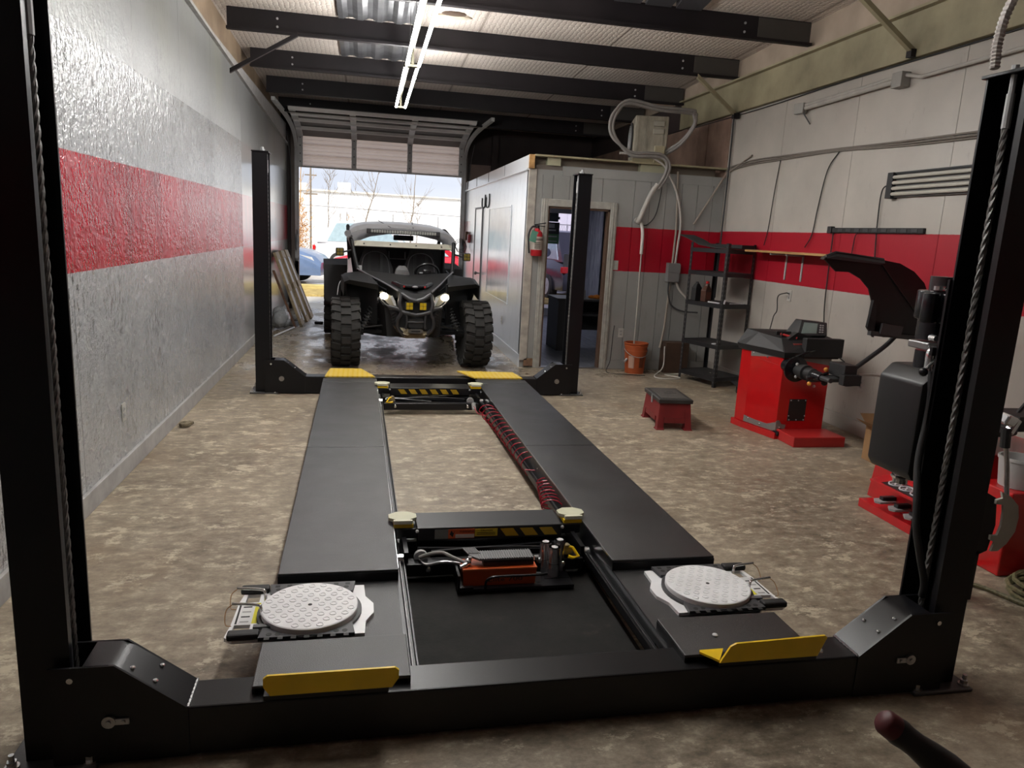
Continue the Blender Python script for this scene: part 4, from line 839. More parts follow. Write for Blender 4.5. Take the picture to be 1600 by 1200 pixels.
B().loft([[(-.16, .60, 1.0), (.06, .60, 1.0), (.06, .75, 1.0), (-.16, .75, 1.0)], [(-.13, .63, 1.09), (.03, .63, 1.09), (.02, .74, 1.11), (-.12, .74, 1.11)], [(-.09, .66, 1.14), (0, .66, 1.14), (0, .72, 1.14), (-.09, .72, 1.14)]]).o('gauge_pod', ubg, ut, bev=.006)
B().tube([(.30 + .15 * math.cos(t), .90 - .03 * math.sin(t), 1.05 + .115 * math.sin(t)) for t in [k * PI / 12 for k in range(24)]], .016, 8, closed=True).ob((.30, .90, 1.03), (.24, .04, .06), bev=.015).ob((.30, .9, 1.06), (.12, .05, .07), bev=.015).o('steering_wheel', ubg, ut, smooth=.8)

# ------------------------------------------------------------ beside the left wall at the door
lw = simple('panel_white', (.56, .56, .58), .5, 0, .1, 20); tanw = simple('frame_tan', (.34, .26, .15), .6, 0, .2, 20)
def leaning(x0, y0, x1, y1, zt, w, label, k):
    # framed shutter standing on its short side against the left wall; (x0,y0) foot, (x1,y1,zt) top, w = width along the wall
    t = thing('framed_panel', label, 'panel', (x0, y0, 0), 0, 'framed white panels leaning on the left wall'); L = V((x1 - x0, y1 - y0, zt)); X = L.normalized(); Yv = V((0, 1, 0)); Yv = (Yv - X * Yv.dot(X)).normalized(); N = X.cross(Yv)
    Mx = Matrix(((Yv.x, X.x, N.x, 0), (Yv.y, X.y, N.y, 0), (Yv.z, X.z, N.z, 0), (0, 0, 0, 1))); H = L.length
    for a, b_, c, d, n, m in ((0, w, 0, .10, 'rail', tanw), (0, w, H - .12, H, 'rail', tanw), (0, w, H * .47, H * .47 + .11, 'rail', tanw), (0, .045, .10, H - .12, 'stile', tanw), (w - .045, w, .10, H - .12, 'stile', tanw)):
        B().box(a, b_, c, d, -.02, .02, .002, Mx).o(n, m, t)
    B().box(.045, w - .045, .10, H * .47, -.008, .008, 0, Mx).o('white_sheet', lw, t); B().box(.045, w - .045, H * .47 + .11, H - .12, -.008, .008, 0, Mx).o('white_sheet', lw, t)
    return t
leaning(-1.02, 12.0, -1.42, 12.02, 1.13, .42, 'framed white panel leaning on the left wall, nearest of three', 0)
leaning(-.98, 12.52, -1.40, 12.56, 1.14, .42, 'framed white panel leaning on the left wall, middle of three', 1)
leaning(-.95, 13.02, -1.39, 13.08, 1.14, .42, 'framed white panel leaning on the left wall, farthest of three', 2)
b = B().loft([[(x + a, y_ + c, z) for a, c in ((0, 0), (.03, 0), (.03, .09), (0, .09))] for x, y_, z in ((-1.11, 11.82, 0), (-1.44, 11.9, .86))]).o('brown_board', brown, None); tag(b, 'brown board leaning on the left wall in front of the framed panels', 'board')
plm = M('clear_plastic_wrap', (.62, .64, .66), .12); plm.p.inputs['Transmission Weight'].default_value = .55; plm.bump(plm.noise(16, 5), 1.0, .03)
bb = B()
for k in range(7):
    a = k * .9; bb.ball((-1.28 + .05 * math.cos(a), 11.62 + .09 * math.sin(a) , .13 + .035 * (k % 4)), .10 + .012 * (k % 3), (.9, 1.1, 1.1), 8)
tag(bb.o('plastic_bundle', plm.m, None, smooth=1.2), 'crumpled bundle of clear plastic wrap on the floor against the left wall', 'bundle')
tag(B().tube([(-1.28, 10.75, .018), (-1.10, 11.7, .018)], .014, 8).o('white_pipe', white, None, smooth=.8), 'thin white pipe lying on the floor by the left wall', 'pipe')
tag(B().box(-.84, -.70, 12.32, 12.42, 0, .035, .012).o('black_strap', blkm), 'small black strap end lying on the floor behind the buggy', 'strap')
def cover_plate(name, label, cat, loc, rz, outlet=True, blank=False):
    t = thing(name, label, cat, loc, rz)                # front faces local -y
    B().box(-.035, .035, -.007, 0, -.057, .057, .003).o('cover_plate', simple('outlet_ivory', (.40, .39, .36), .45), t)
    if outlet:
        for z in (-.02, .02):
            B().box(-.016, .016, -.010, -.006, z - .014, z + .014, .003).o('socket', lgrey, t)
            B().box(-.008, -.005, -.0105, -.0095, z - .006, z + .006).box(.005, .008, -.0105, -.0095, z - .006, z + .006).o('slot', ink, t)
    elif not blank: B().box(-.005, .005, -.016, -.006, -.012, .012, .002).o('toggle', lgrey, t)
    return t
cover_plate('wall_outlet', 'small outlet low on the glossy grey left wall', 'outlet', (XL, 4.78, .40), PI / 2)
tag(B().ball((-1.38, 5.92, .02), .04, (1.2, 1.6, .6), 7).ball((-1.36, 5.98, .015), .03, (1.2, 1.2, .5), 7).o('leaf_litter', simple('dry_leaf', (.17, .14, .09), .9, 0, .4, 40)), 'small clump of dry leaves at the foot of the left wall', 'leaves')
# ------------------------------------------------------------ fluorescent strips
tubem = M('lit_tube', (.9, .9, .9), .3); tubem.emit('#fbfaf7', TUBE); tubem = tubem.m
fixm = simple('fixture_bronze', (.05, .045, .03), .6, spec=.2)
def strip(x, y0, L, label, lit=True):
    y1 = y0 + L; zc = 3.06
    t = thing('fluorescent_strip', label, 'ceiling light', (x, y0, zc), 0, 'ceiling strip lights')
    B().box(-.014, .014, 0, L, .15, .19, .003).o('housing', fixm, t)
    for a in (.01, L - .01): B().box(-.01, .01, a - .006, a + .006, .01, .16).o('stem', fixm, t)
    for s in (-1, 1): B().cyl((s * .055, .03, .008), (s * .055, L - .03, .008), .014, 10).o('tube', tubem, t, smooth=.8)
    for a in (0, L - .03): B().box(-.072, .072, a, a + .02, -.004, .02, .003).o('end_cap', fixm, t)
    for a in (.4, L - .4): B().cyl((0, a, .15), (0, a, .65), .003, 5).o('hanger', dgrey, t)
strip(.378, 7.31, 2.44, 'lit double-tube strip light hanging from the ceiling, far one near the door'); strip(.386, 4.86, 2.44, 'lit double-tube strip light hanging from the ceiling, middle of the row')
strip(.394, 2.41, 2.44, 'lit double-tube strip light hanging from the ceiling, nearest, added out of view')  # unseen strip added to the row to light the near floor
# ------------------------------------------------------------ wheel balancer
wb = thing('wheel_balancer', 'red wheel balancer with black tool tray, screen and raised black hood by the right wall', 'wheel balancer', (3.3, 5.55, 0))
# local coordinates: x to the right wall, y to the back
darkred = simple('balancer_red', (.45, .006, .008), .28, 0, .06, coat=.3)
fp = [(.04, .36), (.14, .0), (.58, .0), (.66, .42), (.60, .50), (.02, .50)]
B().prism(fp, .055, .70, 'z').o('cabinet', darkred, wb, bev=.004)
B().prism([(.02, .38), (.12, -.03), (.62, -.03), (.70, .50), (.0, .52)], 0, .055, 'z').o('plinth', darkred, wb)
greyb = simple('balancer_grey', (.17, .16, .15), .4)
def scl(p, k, cx=.33, cy=.28): return [((x - cx) * k + cx, (y - cy) * k + cy) for x, y in p]
B().loft([[(x, y, z) for x, y, z in zip([p[0] for p in scl(fp, 1.008)][:3] , [p[1] for p in scl(fp, 1.008)][:3], (.655, .625, .64))] + [(x, y, .705) for x, y in reversed(scl(fp, 1.008)[:3])], [(x + .02, y + .02, z) for x, y, z in zip([p[0] for p in fp][:3], [p[1] for p in fp][:3], (.655, .625, .64))] + [(x + .02, y + .02, .705) for x, y in reversed(fp[:3])]]).o('grey_band', greyb, wb)
B().loft([[(.136, .004, .06), (.036, .364, .06), (.036, .364, .115), (.075, .22, .105), (.11, .095, .105), (.136, .004, .14)], [(.15, .02, .06), (.05, .37, .06), (.05, .37, .115), (.09, .23, .105), (.12, .1, .105), (.15, .02, .14)]]).prism([(.138, .06), (.20, .06), (.225, .085), (.23, .12), (.19, .125), (.165, .16), (.138, .15)], -.004, .004).o('grey_band', greyb, wb)
for x, y, z in ((.085, .17, .675), (.045, .33, .69), (.085, .17, .085), (.052, .31, .10), (.17, -.006, .10), (.24, -.006, .68), (.20, -.006, .65)): B().ball((x, y - .004, z), .008).o('screw', chrome, wb)
B().box(.24, .40, -.006, .002, .155, .345, .002).o('vent_panel', ink, wb)
for x, z in ((.252, .165), (.32, .165), (.388, .165), (.252, .335), (.32, .335), (.388, .335), (.245, .2), (.395, .2)): B().ball((x, -.007, z), .006).o('screw', lgrey, wb)
B().ball((.45, -.004, .46), .013).o('push_button', simple('button_pale', (.5, .3, .3), .4), wb)
for k in range(3): B().ball((.36 + k * .022, -.003, .545), .008).o('hole', ink, wb)
B().box(.15, .62, -.28, .0, .0, .085, .006).o('pedal_block', simple('pedal_red', (.40, .02, .02), .35), wb); B().box(.13, .20, -.05, .10, .03, .07, .01).o('pedal_gap', blkg, wb)
# tool tray
tray = B().loft([[(.02, .40, .70), (.13, -.02, .70), (.63, -.02, .70), (.70, .50, .70), (.0, .52, .70)], [(.0, .40, .75), (.115, -.04, .75), (.65, -.04, .75), (.70, .50, .75), (-.02, .52, .75)], [(.10, .38, .865), (.17, .12, .845), (.64, .10, .86), (.68, .50, .88), (.05, .50, .88)]]).o('tool_tray', blkm, wb)
B().loft([[(-.004, .395, .755), (.108, -.03, .755), (.165, .118, .845), (.094, .375, .862)], [(.002, .395, .755), (.116, -.026, .75), (.170, .122, .84), (.10, .378, .857)]]).o('tray_side', simple('tray_grey', (.05, .05, .052), .45), tray)
B().box(.30, .652, -.045, .02, .715, .872, .006).o('weight_bin', blkm, tray)
B().prism([(.22, .845), (.30, .905), (.47, .86), (.47, .82), (.25, .82)], .10, .16).o('tray_divider', blkm, tray)
for y in (.18, .26): B().box(.2, .62, y, y + .012, .84, .89).o('tray_rib', blkm, tray)
B().cyl((.20, .20, .875), (.30, .10, .855), .010, 8).o('red_pliers', simple('tool_red', (.4, .02, .02), .4), tray); B().box(.24, .35, .04, .10, .80, .815).o('red_clip', simple('tool_red2', (.35, .06, .05), .4), tray)
B().tube(smoothpath([(.17, -.03, .675), (.20, -.08, .72), (.28, -.10, .765), (.37, -.06, .775)], 5), .010, 8).o('gauge_arm', blkg, wb)
# screen
dsp = B().loft([[(.33, .15, .865), (.60, .13, .875), (.60, .34, .88), (.33, .34, .88)], [(.40, .22, 1.0), (.62, .18, .985), (.62, .32, .985), (.40, .32, 1.0)]]).o('display', simple('display_black', (.02, .02, .021), .4), wb, bev=.006)
A, Bq, Cq, Dq = V((.33, .15, .865)), V((.60, .13, .875)), V((.62, .18, .985)), V((.40, .22, 1.0)); nrm = (Bq - A).cross(Dq - A).normalized()
def onface(u, v, h): p = A.lerp(Bq, u).lerp(Dq.lerp(Cq, u), v); return p + nrm * h
def facepanel(u0, u1, v0, v1, h, name, mat, par): return B().loft([[onface(u0, v0, h), onface(u1, v0, h), onface(u1, v1, h), onface(u0, v1, h)], [onface(u0, v0, h + .002), onface(u1, v0, h + .002), onface(u1, v1, h + .002), onface(u0, v1, h + .002)]]).o(name, mat, par)
facepanel(.04, .96, .05, .95, .001, 'bezel', simple('bezel_grey', (.045, .045, .047), .4), dsp)
facepanel(.10, .62, .18, .86, .0035, 'screen', simple('lcd_grey_green', (.22, .28, .26), .3), dsp)
facepanel(.68, .88, .15, .88, .0035, 'keypad', blks, dsp)
for k in range(4):
    for q in range(2): facepanel(.70 + q * .09, .765 + q * .09, .22 + k * .16, .32 + k * .16, .006, 'key', lgrey, dsp)
# shaft with flange, cone and quick nut
sx, sz = .17, .63
B().cyl((sx, .0, sz + .01), (sx, -.12, sz + .005), .055, 20).o('shaft_housing', blkg, wb, smooth=.6)
B().lathe([(0, -.12), (.02, -.12), (.105, -.135), (.105, -.15), (.03, -.165), (0, -.165)], (sx, 0, sz), 'y', 32).o('flange', blkg, wb, smooth=.5)
B().cyl((sx, -.16, sz), (sx, -.62, sz), .019, 12).o('threaded_shaft', dgrey, wb)
B().lathe([(0, -.17), (.045, -.17), (.055, -.22), (.062, -.26), (.062, -.30), (.045, -.305), (.045, -.33), (.05, -.335), (.05, -.39), (.038, -.40), (0, -.40)], (sx, 0, sz), 'y', 24).o('cone_stack', blkm, wb, smooth=.5)
qn = B().lathe([(0, -.41), (.042, -.41), (.042, -.47), (.03, -.50), (0, -.50)], (sx, 0, sz), 'y', 20).cyl((sx - .085, -.45, sz - .02), (sx + .085, -.45, sz + .03), .011, 8).o('quick_nut', blkg, wb, smooth=.6)
oy = simple('knob_orange', (.6, .25, .03), .4)
B().ball((sx + .07, -.44, sz + .055), .018).o('orange_knob', oy, qn); B().ball((sx - .06, -.44, sz - .06), .018).o('orange_knob', oy, qn)
for a in range(3): B().ball((sx + .06 * math.cos(a * 2.1), -.2, sz + .06 * math.sin(a * 2.1)), .013).o('flange_stud', lgrey, qn)
# hood pivot, arm and hood: placed in front of the cabinet's right side
B().box(.275, .385, -.62, -.42, .65, .75, .006).box(.25, .40, -.66, -.60, .60, .68, .004).o('hood_pivot', blkm, wb)
B().tube([(.12, -.38, .60), (.36, -.52, .63)], .03, 8).ball((.22, -.47, .585), .025).o('pivot_link', blkm, wb)
B().tube(smoothpath([(.35, -.60, .71), (.58, -.62, .90), (.66, -.63, .99), (.72, -.64, 1.03), (.84, -.65, 1.045)], 5), .018, 10).o('hood_arm', blks, wb, smooth=.8)
hoodm = simple('hood_black', (.006, .006, .007), .4, 0, .1, spec=.35)
outer = [(-.08, 1.55), (.0, 1.59), (.13, 1.585), (.37, 1.555), (.53, 1.535), (.66, 1.48), (.76, 1.40), (.83, 1.28), (.85, 1.16), (.93, .985)]
inner = [(-.07, 1.535), (.03, 1.455), (.14, 1.455), (.24, 1.41), (.32, 1.34), (.36, 1.25), (.355, 1.17), (.36, 1.07), (.43, 1.0), (.50, .985)]
y0, y1 = -.72, -.44                                    # front rim (towards the camera) and back skirt
fr = [(x, y0, z) for x, z in outer]; fi = [(x, y0 + .02, z) for x, z in inner]; 
hb = B()
hb.loft([[p, (p[0] + .15, y1, p[2]), (p[0] + .138, y1, p[2] - .016), (p[0] - .012, y0 + .01, p[2] - .016)] for p in fr]); 
hb.loft([[a, (a[0], a[1] + .014, a[2]), (b_[0], b_[1] + .014, b_[2]), b_] for a, b_ in zip(fr, fi)])
hb.o('hood', hoodm, wb, smooth=.4)
B().loft([[(-.075, y0 - .008, 1.545), (.0, y0 - .008, 1.565), (.0, y0 + .01, 1.60), (-.07, y0 + .01, 1.57)], [(.36, y0 - .01, 1.52), (.40, y0 - .01, 1.53), (.40, y0 + .01, 1.565), (.37, y0 + .02, 1.57)]]).o('hood_top_lip', simple('hood_lip', (.025, .025, .028), .4), wb)
B().loft([[(.36, y0 - .02, 1.0), (.36, y0 + .02, 1.0), (.36, y0 + .02, 1.035), (.36, y0 - .02, 1.035)], [(.93, y0 - .02, .96), (.93, y0 + .02, .96), (.93, y0 + .02, .99), (.93, y0 - .02, .99)]]).ob((.52, y0 - .025, 1.045), (.18, .02, .08), (0, .12, 0), bev=.004).o('hood_mount', simple('mount_grey', (.03, .03, .032), .45), wb)
B().loft([[(.335, y0 - .005, 1.06), (.335, y0 + .02, 1.06), (.40, y0 + .02, .985), (.40, y0 - .005, .985)], [(.355, y0 - .005, 1.26), (.355, y0 + .02, 1.26), (.39, y0 + .02, 1.25), (.39, y0 - .005, 1.25)]]).o('hood_edge_lip', hoodm, wb)
B().loft([[(.38, y0 - .006, 1.52), (.39, y0 - .006, 1.52), (.39, y0 + .01, 1.52), (.38, y0 + .01, 1.52)], [(.88, y0 - .006, 1.02), (.89, y0 - .006, 1.02), (.89, y0 + .01, 1.02), (.88, y0 + .01, 1.02)]]).o('hood_crease', simple('hood_seam', (.004, .004, .004), .5), wb)

# ------------------------------------------------------------ step stool toolbox
ss = thing('step_stool', 'small red step-stool toolbox with black lid standing on the concrete floor', 'step stool', (2.66, 6.06, 0), math.radians(-6))
sr = simple('stool_red', (.16, .012, .014), .5, 0, .15, 10)
W_, D_, HT = .145, .24, .235
def quadring(w, d, z): return [(-w, -d, z), (w, -d, z), (w, d, z), (-w, d, z)]
B().loft([quadring(W_ * 1.02, D_ * 1.0, .10), quadring(W_ * .93, D_ * .93, HT)]).o('box', sr, ss, bev=.006)
for sx_ in (-1, 1):
    for sy_ in (-1, 1):
        cx0, cy0 = sx_ * (W_ + .005), sy_ * (D_ + .012)
        B().loft([[(cx0 + sx_ * .012, cy0 + sy_ * .012, 0), (cx0 - sx_ * .062, cy0 + sy_ * .012, 0), (cx0 - sx_ * .062, cy0 - sy_ * .075, 0), (cx0 + sx_ * .012, cy0 - sy_ * .075, 0)], [(cx0 + sx_ * .002, cy0 + sy_ * .002, .015), (cx0 - sx_ * .055, cy0 + sy_ * .002, .015), (cx0 - sx_ * .055, cy0 - sy_ * .068, .015), (cx0 + sx_ * .002, cy0 - sy_ * .068, .015)], [(sx_ * W_ * .94, sy_ * D_ * .94, HT - .005), (sx_ * (W_ * .94 - .045), sy_ * D_ * .94, HT - .005), (sx_ * (W_ * .94 - .045), sy_ * (D_ * .94 - .055), HT - .005), (sx_ * W_ * .94, sy_ * (D_ * .94 - .055), HT - .005)]]).o('leg', sr, ss)
B().box(-.006, .006, -.25, -.235, .06, .1).box(-W_ - .004, -W_ + .01, -.15, .15, .06, .105).box(-.09, .09, -D_ - .004, -D_ + .01, .06, .105).o('lower_rail', sr, ss)
B().loft([quadring(W_ + .004, D_ + .004, HT), quadring(W_ + .006, D_ + .006, HT + .03), quadring(W_ - .004, D_ - .004, HT + .038)]).o('lid', simple('lid_dark', (.03, .028, .027), .5, 0, .2, 12), ss)
B().loft([quadring(W_ - .03, D_ - .03, HT + .038), quadring(W_ - .032, D_ - .032, HT + .042)]).o('tread_mat', simple('mat_dusty', (.055, .05, .045), .7, 0, .2, 20), ss)
for x, y in ((-.03, .02), (.03, .06), (-.02, -.03), (.04, .0)): B().box(x - .03, x + .03, y - .006, y + .006, HT + .042, HT + .0435).o('lid_mark', ink, ss)
B().box(-W_ - .008, -W_ + .004, -.02, .0, HT - .045, HT + .03, .003).o('latch', lgrey, ss)
# ------------------------------------------------------------ orange bucket
bk_ = thing('bucket', 'orange plastic bucket under the drain pipe by the office wall', 'bucket', (3.25, 8.50, 0))
bo = simple('bucket_orange', (.36, .075, .02), .45)
B().lathe([(0, .0), (.115, 0), (.135, .27), (.142, .27), (.142, .285), (.135, .285), (.138, .33), (.146, .33), (.146, .345), (.138, .35), (.150, .36), (.150, .375), (.132, .375), (.112, .02), (0, .02)], n=28).o('body', bo, bk_, smooth=.5)
B().tube([(.15 * math.cos(t), .15 * math.sin(t), .30 - .09 * max(0, -math.sin(t))) for t in [PI + PI * k / 12 for k in range(13)]], .004, 6).o('handle', lgrey, bk_)
lp = lambda a0, a1, z0, z1, nm, mt: B().loft([[((.121 + .074 * z) * math.cos(a) * 1.008, (.121 + .074 * z) * math.sin(a) * 1.008 - 0, z) for z in (z0, z1)] + [((.116 + .074 * z) * math.cos(a), (.116 + .074 * z) * math.sin(a), z) for z in (z1, z0)] for a in [a0 + (a1 - a0) * k / 4 for k in range(5)]]).o(nm, mt, bk_)
lp(-2.55, -2.0, .07, .22, 'paper_label', simple('label_worn', (.42, .26, .2), .7)); lp(-1.5, -1.05, .08, .21, 'printed_mark', simple('print_brown', (.13, .03, .01), .6))
B().cyl((-.16, -.06, .14), (-.12, -.05, .18), .014, 8).o('tap', lgrey, bk_)
# drain pipe, conduits and hoses on the office wall and the outdoor unit
pvc = simple('pale_pvc', (.36, .34, .31), .5, 0, .1); hosem = simple('insulated_line', (.20, .185, .175), .6, 0, .15); brc = simple('beige_conduit', (.25, .215, .18), .5)
t = thing('drain_pipe', 'pale drain pipe from the wall sleeve down to the orange bucket', 'pipe', (3.22, 8.68, 1.80))
B().tube(smoothpath([(0, .02, .03), (.03, 0, .0), (.05, -.02, -.12), (.055, -.02, -.36)], 5), .020, 10).o('drain_elbow', simple('white_pvc', (.55, .53, .50), .45), t, smooth=.8)
B().tube([(.055, -.02, -.36), (.05, -.05, -.9), (.03, -.1, -1.50)], .009, 8).o('drain_tube', pvc, t, smooth=.8); B().cyl((-.02, .035, .04), (-.02, -.02, .04), .035, 14).o('wall_sleeve', pvc, t, smooth=.6)
ac = thing('air_conditioner', 'dusty beige outdoor air-conditioner unit standing on the office roof', 'air conditioner', (3.42, 9.15, OZ + .05), math.radians(-14))
acm = M('dusty_beige', '#8d8778', .55); acm.base(acm.ramp(acm.noise(5, 6, (1, 1, .35), world=False, rough=.7), [(.35, '#6d675b'), (.65, '#a19a8a')])); acm = acm.m
B().box(-.20, .20, -.30, .30, .17, .67, .012).o('casing', acm, ac)
B().box(-.20, .20, -.30, .28, .03, .17, .004).o('foot_plinth', tan, ac)
for k in range(4): B().box(-.17 + k * .1, -.15 + k * .1, -.306, -.298, .24, .66).o('casing_rib', acm, ac)
B().lathe([(0, 0), (.20, 0), (.21, -.012), (0, -.012)], (-.204, .03, .42), 'x', 24).o('fan_opening', dgrey, ac)
for k in range(6): B().tube([(-.225, .05 + .17 * math.cos(t_) * (k + 1) / 6, .42 + .17 * math.sin(t_) * (k + 1) / 6) for t_ in [q * PI / 10 for q in range(20)]], .004, 4, True).o('guard_ring', lgrey, ac)
for z in (.55, .46): B().box(.02, .15, -.33, -.30, z, z + .06, .006).o('service_valve_cover', simple('valve_beige', (.30, .28, .23), .5), ac)
B().box(.05, .17, -.36, -.30, .10, .32, .005).o('terminal_box', tan, ac)
t = thing('refrigerant_lines', 'pair of looping insulated refrigerant lines from the outdoor unit to the wall', 'hose', (3.45, 8.62, 2.55))
for d in (0, .035):
    B().tube(smoothpath([(.02, .25, .05 + d), (.22, .10, .20 + d), (.33, .0, .40 + d), (.335 - d, -.02, .52 + d), (.30, -.02, .55 + d), (-.12, -.02, .555 + d), (-.50, -.02, .60 + d), (-.63 - d, -.02, .50), (-.68 - d, -.02, .36), (-.64 - d, -.02, .22), (-.50, -.02, .07 + d * .6), (-.38, -.02, .02 + d), (-.22, -.02, .03 + d), (-.03, -.02, .02 + d), (.03 + d, -.02, -.06), (.0 + d, -.02, -.20), (-.08 + d, .0, -.34)], 5), .019, 8).o('line_set', hosem, t, smooth=.9)
B().tube(smoothpath([(-.06, .0, -.28), (-.14, .01, -.42), (-.24, .03, -.70), (-.24, .06, -.72)], 5), [.027 if i % 2 else .03 for i in range(16)], 10).o('sleeve_wrap', pvc, t, smooth=.9)
tag(B().tube(smoothpath([(2.9, 8.66, 2.60), (3.2, 8.64, 2.60), (3.42, 8.64, 2.52), (3.54, 8.66, 2.40), (3.68, 8.67, 2.15), (3.755, 8.68, 1.85), (3.745, 8.68, 1.55), (3.74, 8.68, 1.25), (3.80, 8.67, 1.05), (3.92, 8.64, .92)], 6), .014, 8).o('white_cable_loop', simple('cable_white', (.42, .39, .36), .5), None, smooth=.9), 'thick white cable arching down the office wall beside the conduit', 'cable')
tag(B().tube([(3.665, 8.69, 2.44), (3.71, 8.69, 1.75), (3.70, 8.69, 1.2), (3.66, 8.66, .55), (3.60, 8.6, .30)], .014, 8).o('vertical_conduit', brc, None, smooth=.8), 'thin beige conduit running down the office wall to the floor', 'conduit')
tag(B().tube(smoothpath([(3.47, 8.66, 2.35), (3.46, 8.68, 2.1), (3.42, 8.69, 1.90), (3.32, 8.69, 1.79), (3.22, 8.685, 1.80)], 6), .006, 6).o('black_cable', blkm), 'thin black cable hanging from the outdoor unit to the wall sleeve', 'cable')
tag(B().tube(smoothpath([(3.58, 8.4, .35), (3.56, 8.35, .1), (3.40, 8.2, .012), (3.52, 8.05, .012), (3.70, 8.12, .012), (3.58, 8.32, .012), (3.72, 8.36, .012), (3.86, 8.20, .06), (4.00, 7.95, .11)], 7), .007, 6).o('loose_cable', simple('cable_cream', (.5, .48, .44), .5)), 'loose white cable coiled on the floor beside the shelf rack', 'cable')
t = thing('breaker_box', 'small grey breaker box on the office wall by the conduit', 'breaker box', (3.71, OY, 1.235))
B().box(-.075, .075, -.09, 0, -.115, .115, .004).box(-.08, .08, -.095, -.085, .0, .1, .003).o('case', simple('box_grey', (.17, .17, .17), .5), t); B().tube(smoothpath([(-.04, -.05, -.11), (-.04, -.06, -.25), (.02, -.05, -.40), (.15, -.08, -.47), (.35, -.12, -.48)], 5), .009, 6).o('whip', dgrey, t)
cover_plate('light_switch', 'light switch on the red band beside the office doorway', 'switch', (2.975, OY, 1.29), 0, outlet=False)
cover_plate('wall_outlet', 'outlet low on the office front wall left of the orange bucket', 'outlet', (3.115, OY, .46), 0)
cover_plate('wall_outlet', 'outlet with a plug high on the right wall behind the wheel balancer', 'outlet', (XR, 7.0, 1.12), -PI / 2)
cover_plate('wall_outlet', 'outlet with a plug low on the right wall under the balancer hood', 'outlet', (XR, 5.69, .45), -PI / 2)
def cord(name, label, pts, r=.006, m=blkm, k=6): return tag(B().tube(smoothpath(pts, k), r, 6).o(name, m, None, smooth=1), label, 'cord')
cord('power_cord', 'black cord from the upper outlet down behind the balancer', [(4.30, 7.0, 1.14), (4.26, 7.0, 1.145), (4.25, 7.12, 1.10), (4.27, 7.14, .95), (4.25, 7.17, .85), (4.2, 7.1, .5), (4.1, 6.4, .3)])
cord('power_cord', 'black cord from the low outlet up to the balancer pivot', [(4.30, 5.69, .44), (4.26, 5.70, .44), (4.22, 5.78, .42), (4.15, 5.72, .46), (4.05, 5.5, .56), (3.8, 5.1, .64)])
cord('power_cord', 'black cord looping from the office wall down to the floor by the doorway', [(3.02, 8.70, .55), (2.99, 8.64, .45), (2.93, 8.5, .15), (2.88, 8.45, .01), (3.05, 8.32, .01), (3.3, 8.25, .01)], .005)
cord('hanging_cable', 'black cable hanging from the cable run to the wooden shelf', [(4.295, 6.45, 2.51), (4.295, 6.60, 2.35), (4.295, 6.68, 2.0), (4.295, 6.72, 1.75), (4.285, 6.80, 1.62)], .006)
cord('hanging_cable', 'thin cable hanging down the right wall behind the shelf rack', [(4.296, 7.47, 2.53), (4.296, 7.52, 2.2), (4.296, 7.56, 1.8), (4.29, 7.60, 1.62)], .005)
cord('hanging_cable', 'black cable from the black rail down to the balancer hood pivot', [(4.29, 6.37, 1.78), (4.29, 6.36, 1.2), (4.27, 6.30, .95), (4.18, 6.1, .75), (3.9, 5.4, .70)], .006)
cord('hanging_cable', 'black cable hanging from the unlit lamp down across the red band', [(4.29, 5.69, 2.17), (4.285, 5.76, 2.12), (4.29, 5.77, 1.9), (4.29, 5.74, 1.6), (4.29, 5.70, 1.4)], .006)
cord('hanging_cable', 'short black cable looping under the middle of the black rail', [(4.285, 5.95, 1.79), (4.28, 6.02, 1.75), (4.29, 6.05, 1.65), (4.29, 6.06, 1.5)], .005)
cord('hanging_cable', 'bundle of grey cables down the corner behind the shelf rack', [(4.28, 8.62, 3.1), (4.28, 8.61, 2.5), (4.27, 8.60, 1.8), (4.26, 8.58, .95)], .010, dgrey)
cord('air_line', 'pale air line sagging along the low right wall to the tire changer', [(3.75, 5.0, .67), (3.95, 5.0, .66), (4.05, 4.8, .60), (4.0, 4.5, .52), (3.85, 4.2, .40)], .011, pvc)
tag(B().tube([(3.93, 8.685, 1.83), (4.29, 8.66, 2.47)], .012, 6).tube([(4.29, 8.62, 2.47), (4.295, 8.1, 2.62)], .01, 6).o('diagonal_rod', brc), 'thin rod running diagonally across the corner above the shelf rack', 'rod')
# cable run and pipes along the right wall
bb = B()
for k, dz in enumerate((0, .018, -.016)): bb.tube(smoothpath([(4.296 - .004 * k, 8.7, 2.50 + dz), (4.296, 8.1, 2.54 + dz * 1.3), (4.296, 7.3, 2.535 + dz), (4.296, 6.5, 2.525 + dz * .6), (4.296, 5.75, 2.495 + dz), (4.296, 5.0, 2.475 + dz * 1.2), (4.296, 3.5, 2.45 + dz)], 5), .008, 6)
tag(bb.o('cable_run', simple('cable_dusty', (.16, .14, .12), .6), None, smooth=1), 'bundle of dusty cables running along the right wall at mid height', 'cables')
tag(B().tube(smoothpath([(4.30, 10.0, 3.13), (4.295, 8.0, 3.115), (4.295, 6.5, 3.135), (4.295, 4.5, 3.13), (4.295, 2.0, 3.14)], 4), .006, 5).o('stapled_cable', blkm), 'thin dark cable stapled along the top of the right wall', 'cable')
t = thing('pipe_run', 'pale pipe run with two boxes high on the right wall', 'pipe', (4.27, 5.7, 2.98))
B().tube([(0, 1.38, .0), (0, .05, .02)], .022, 10).o('thick_pipe', pvc, t, smooth=.8); B().tube(smoothpath([(-.005, 1.42, .03), (-.005, .5, .04), (-.005, .03, .05), (0, -.12, .03), (0, -.25, .0), (0, -.5, .005), (0, -2.5, .02)], 5), .016, 8).o('thin_pipe', pvc, t, smooth=.8)
bxm = simple('junction_grey', (.26, .25, .23), .5)
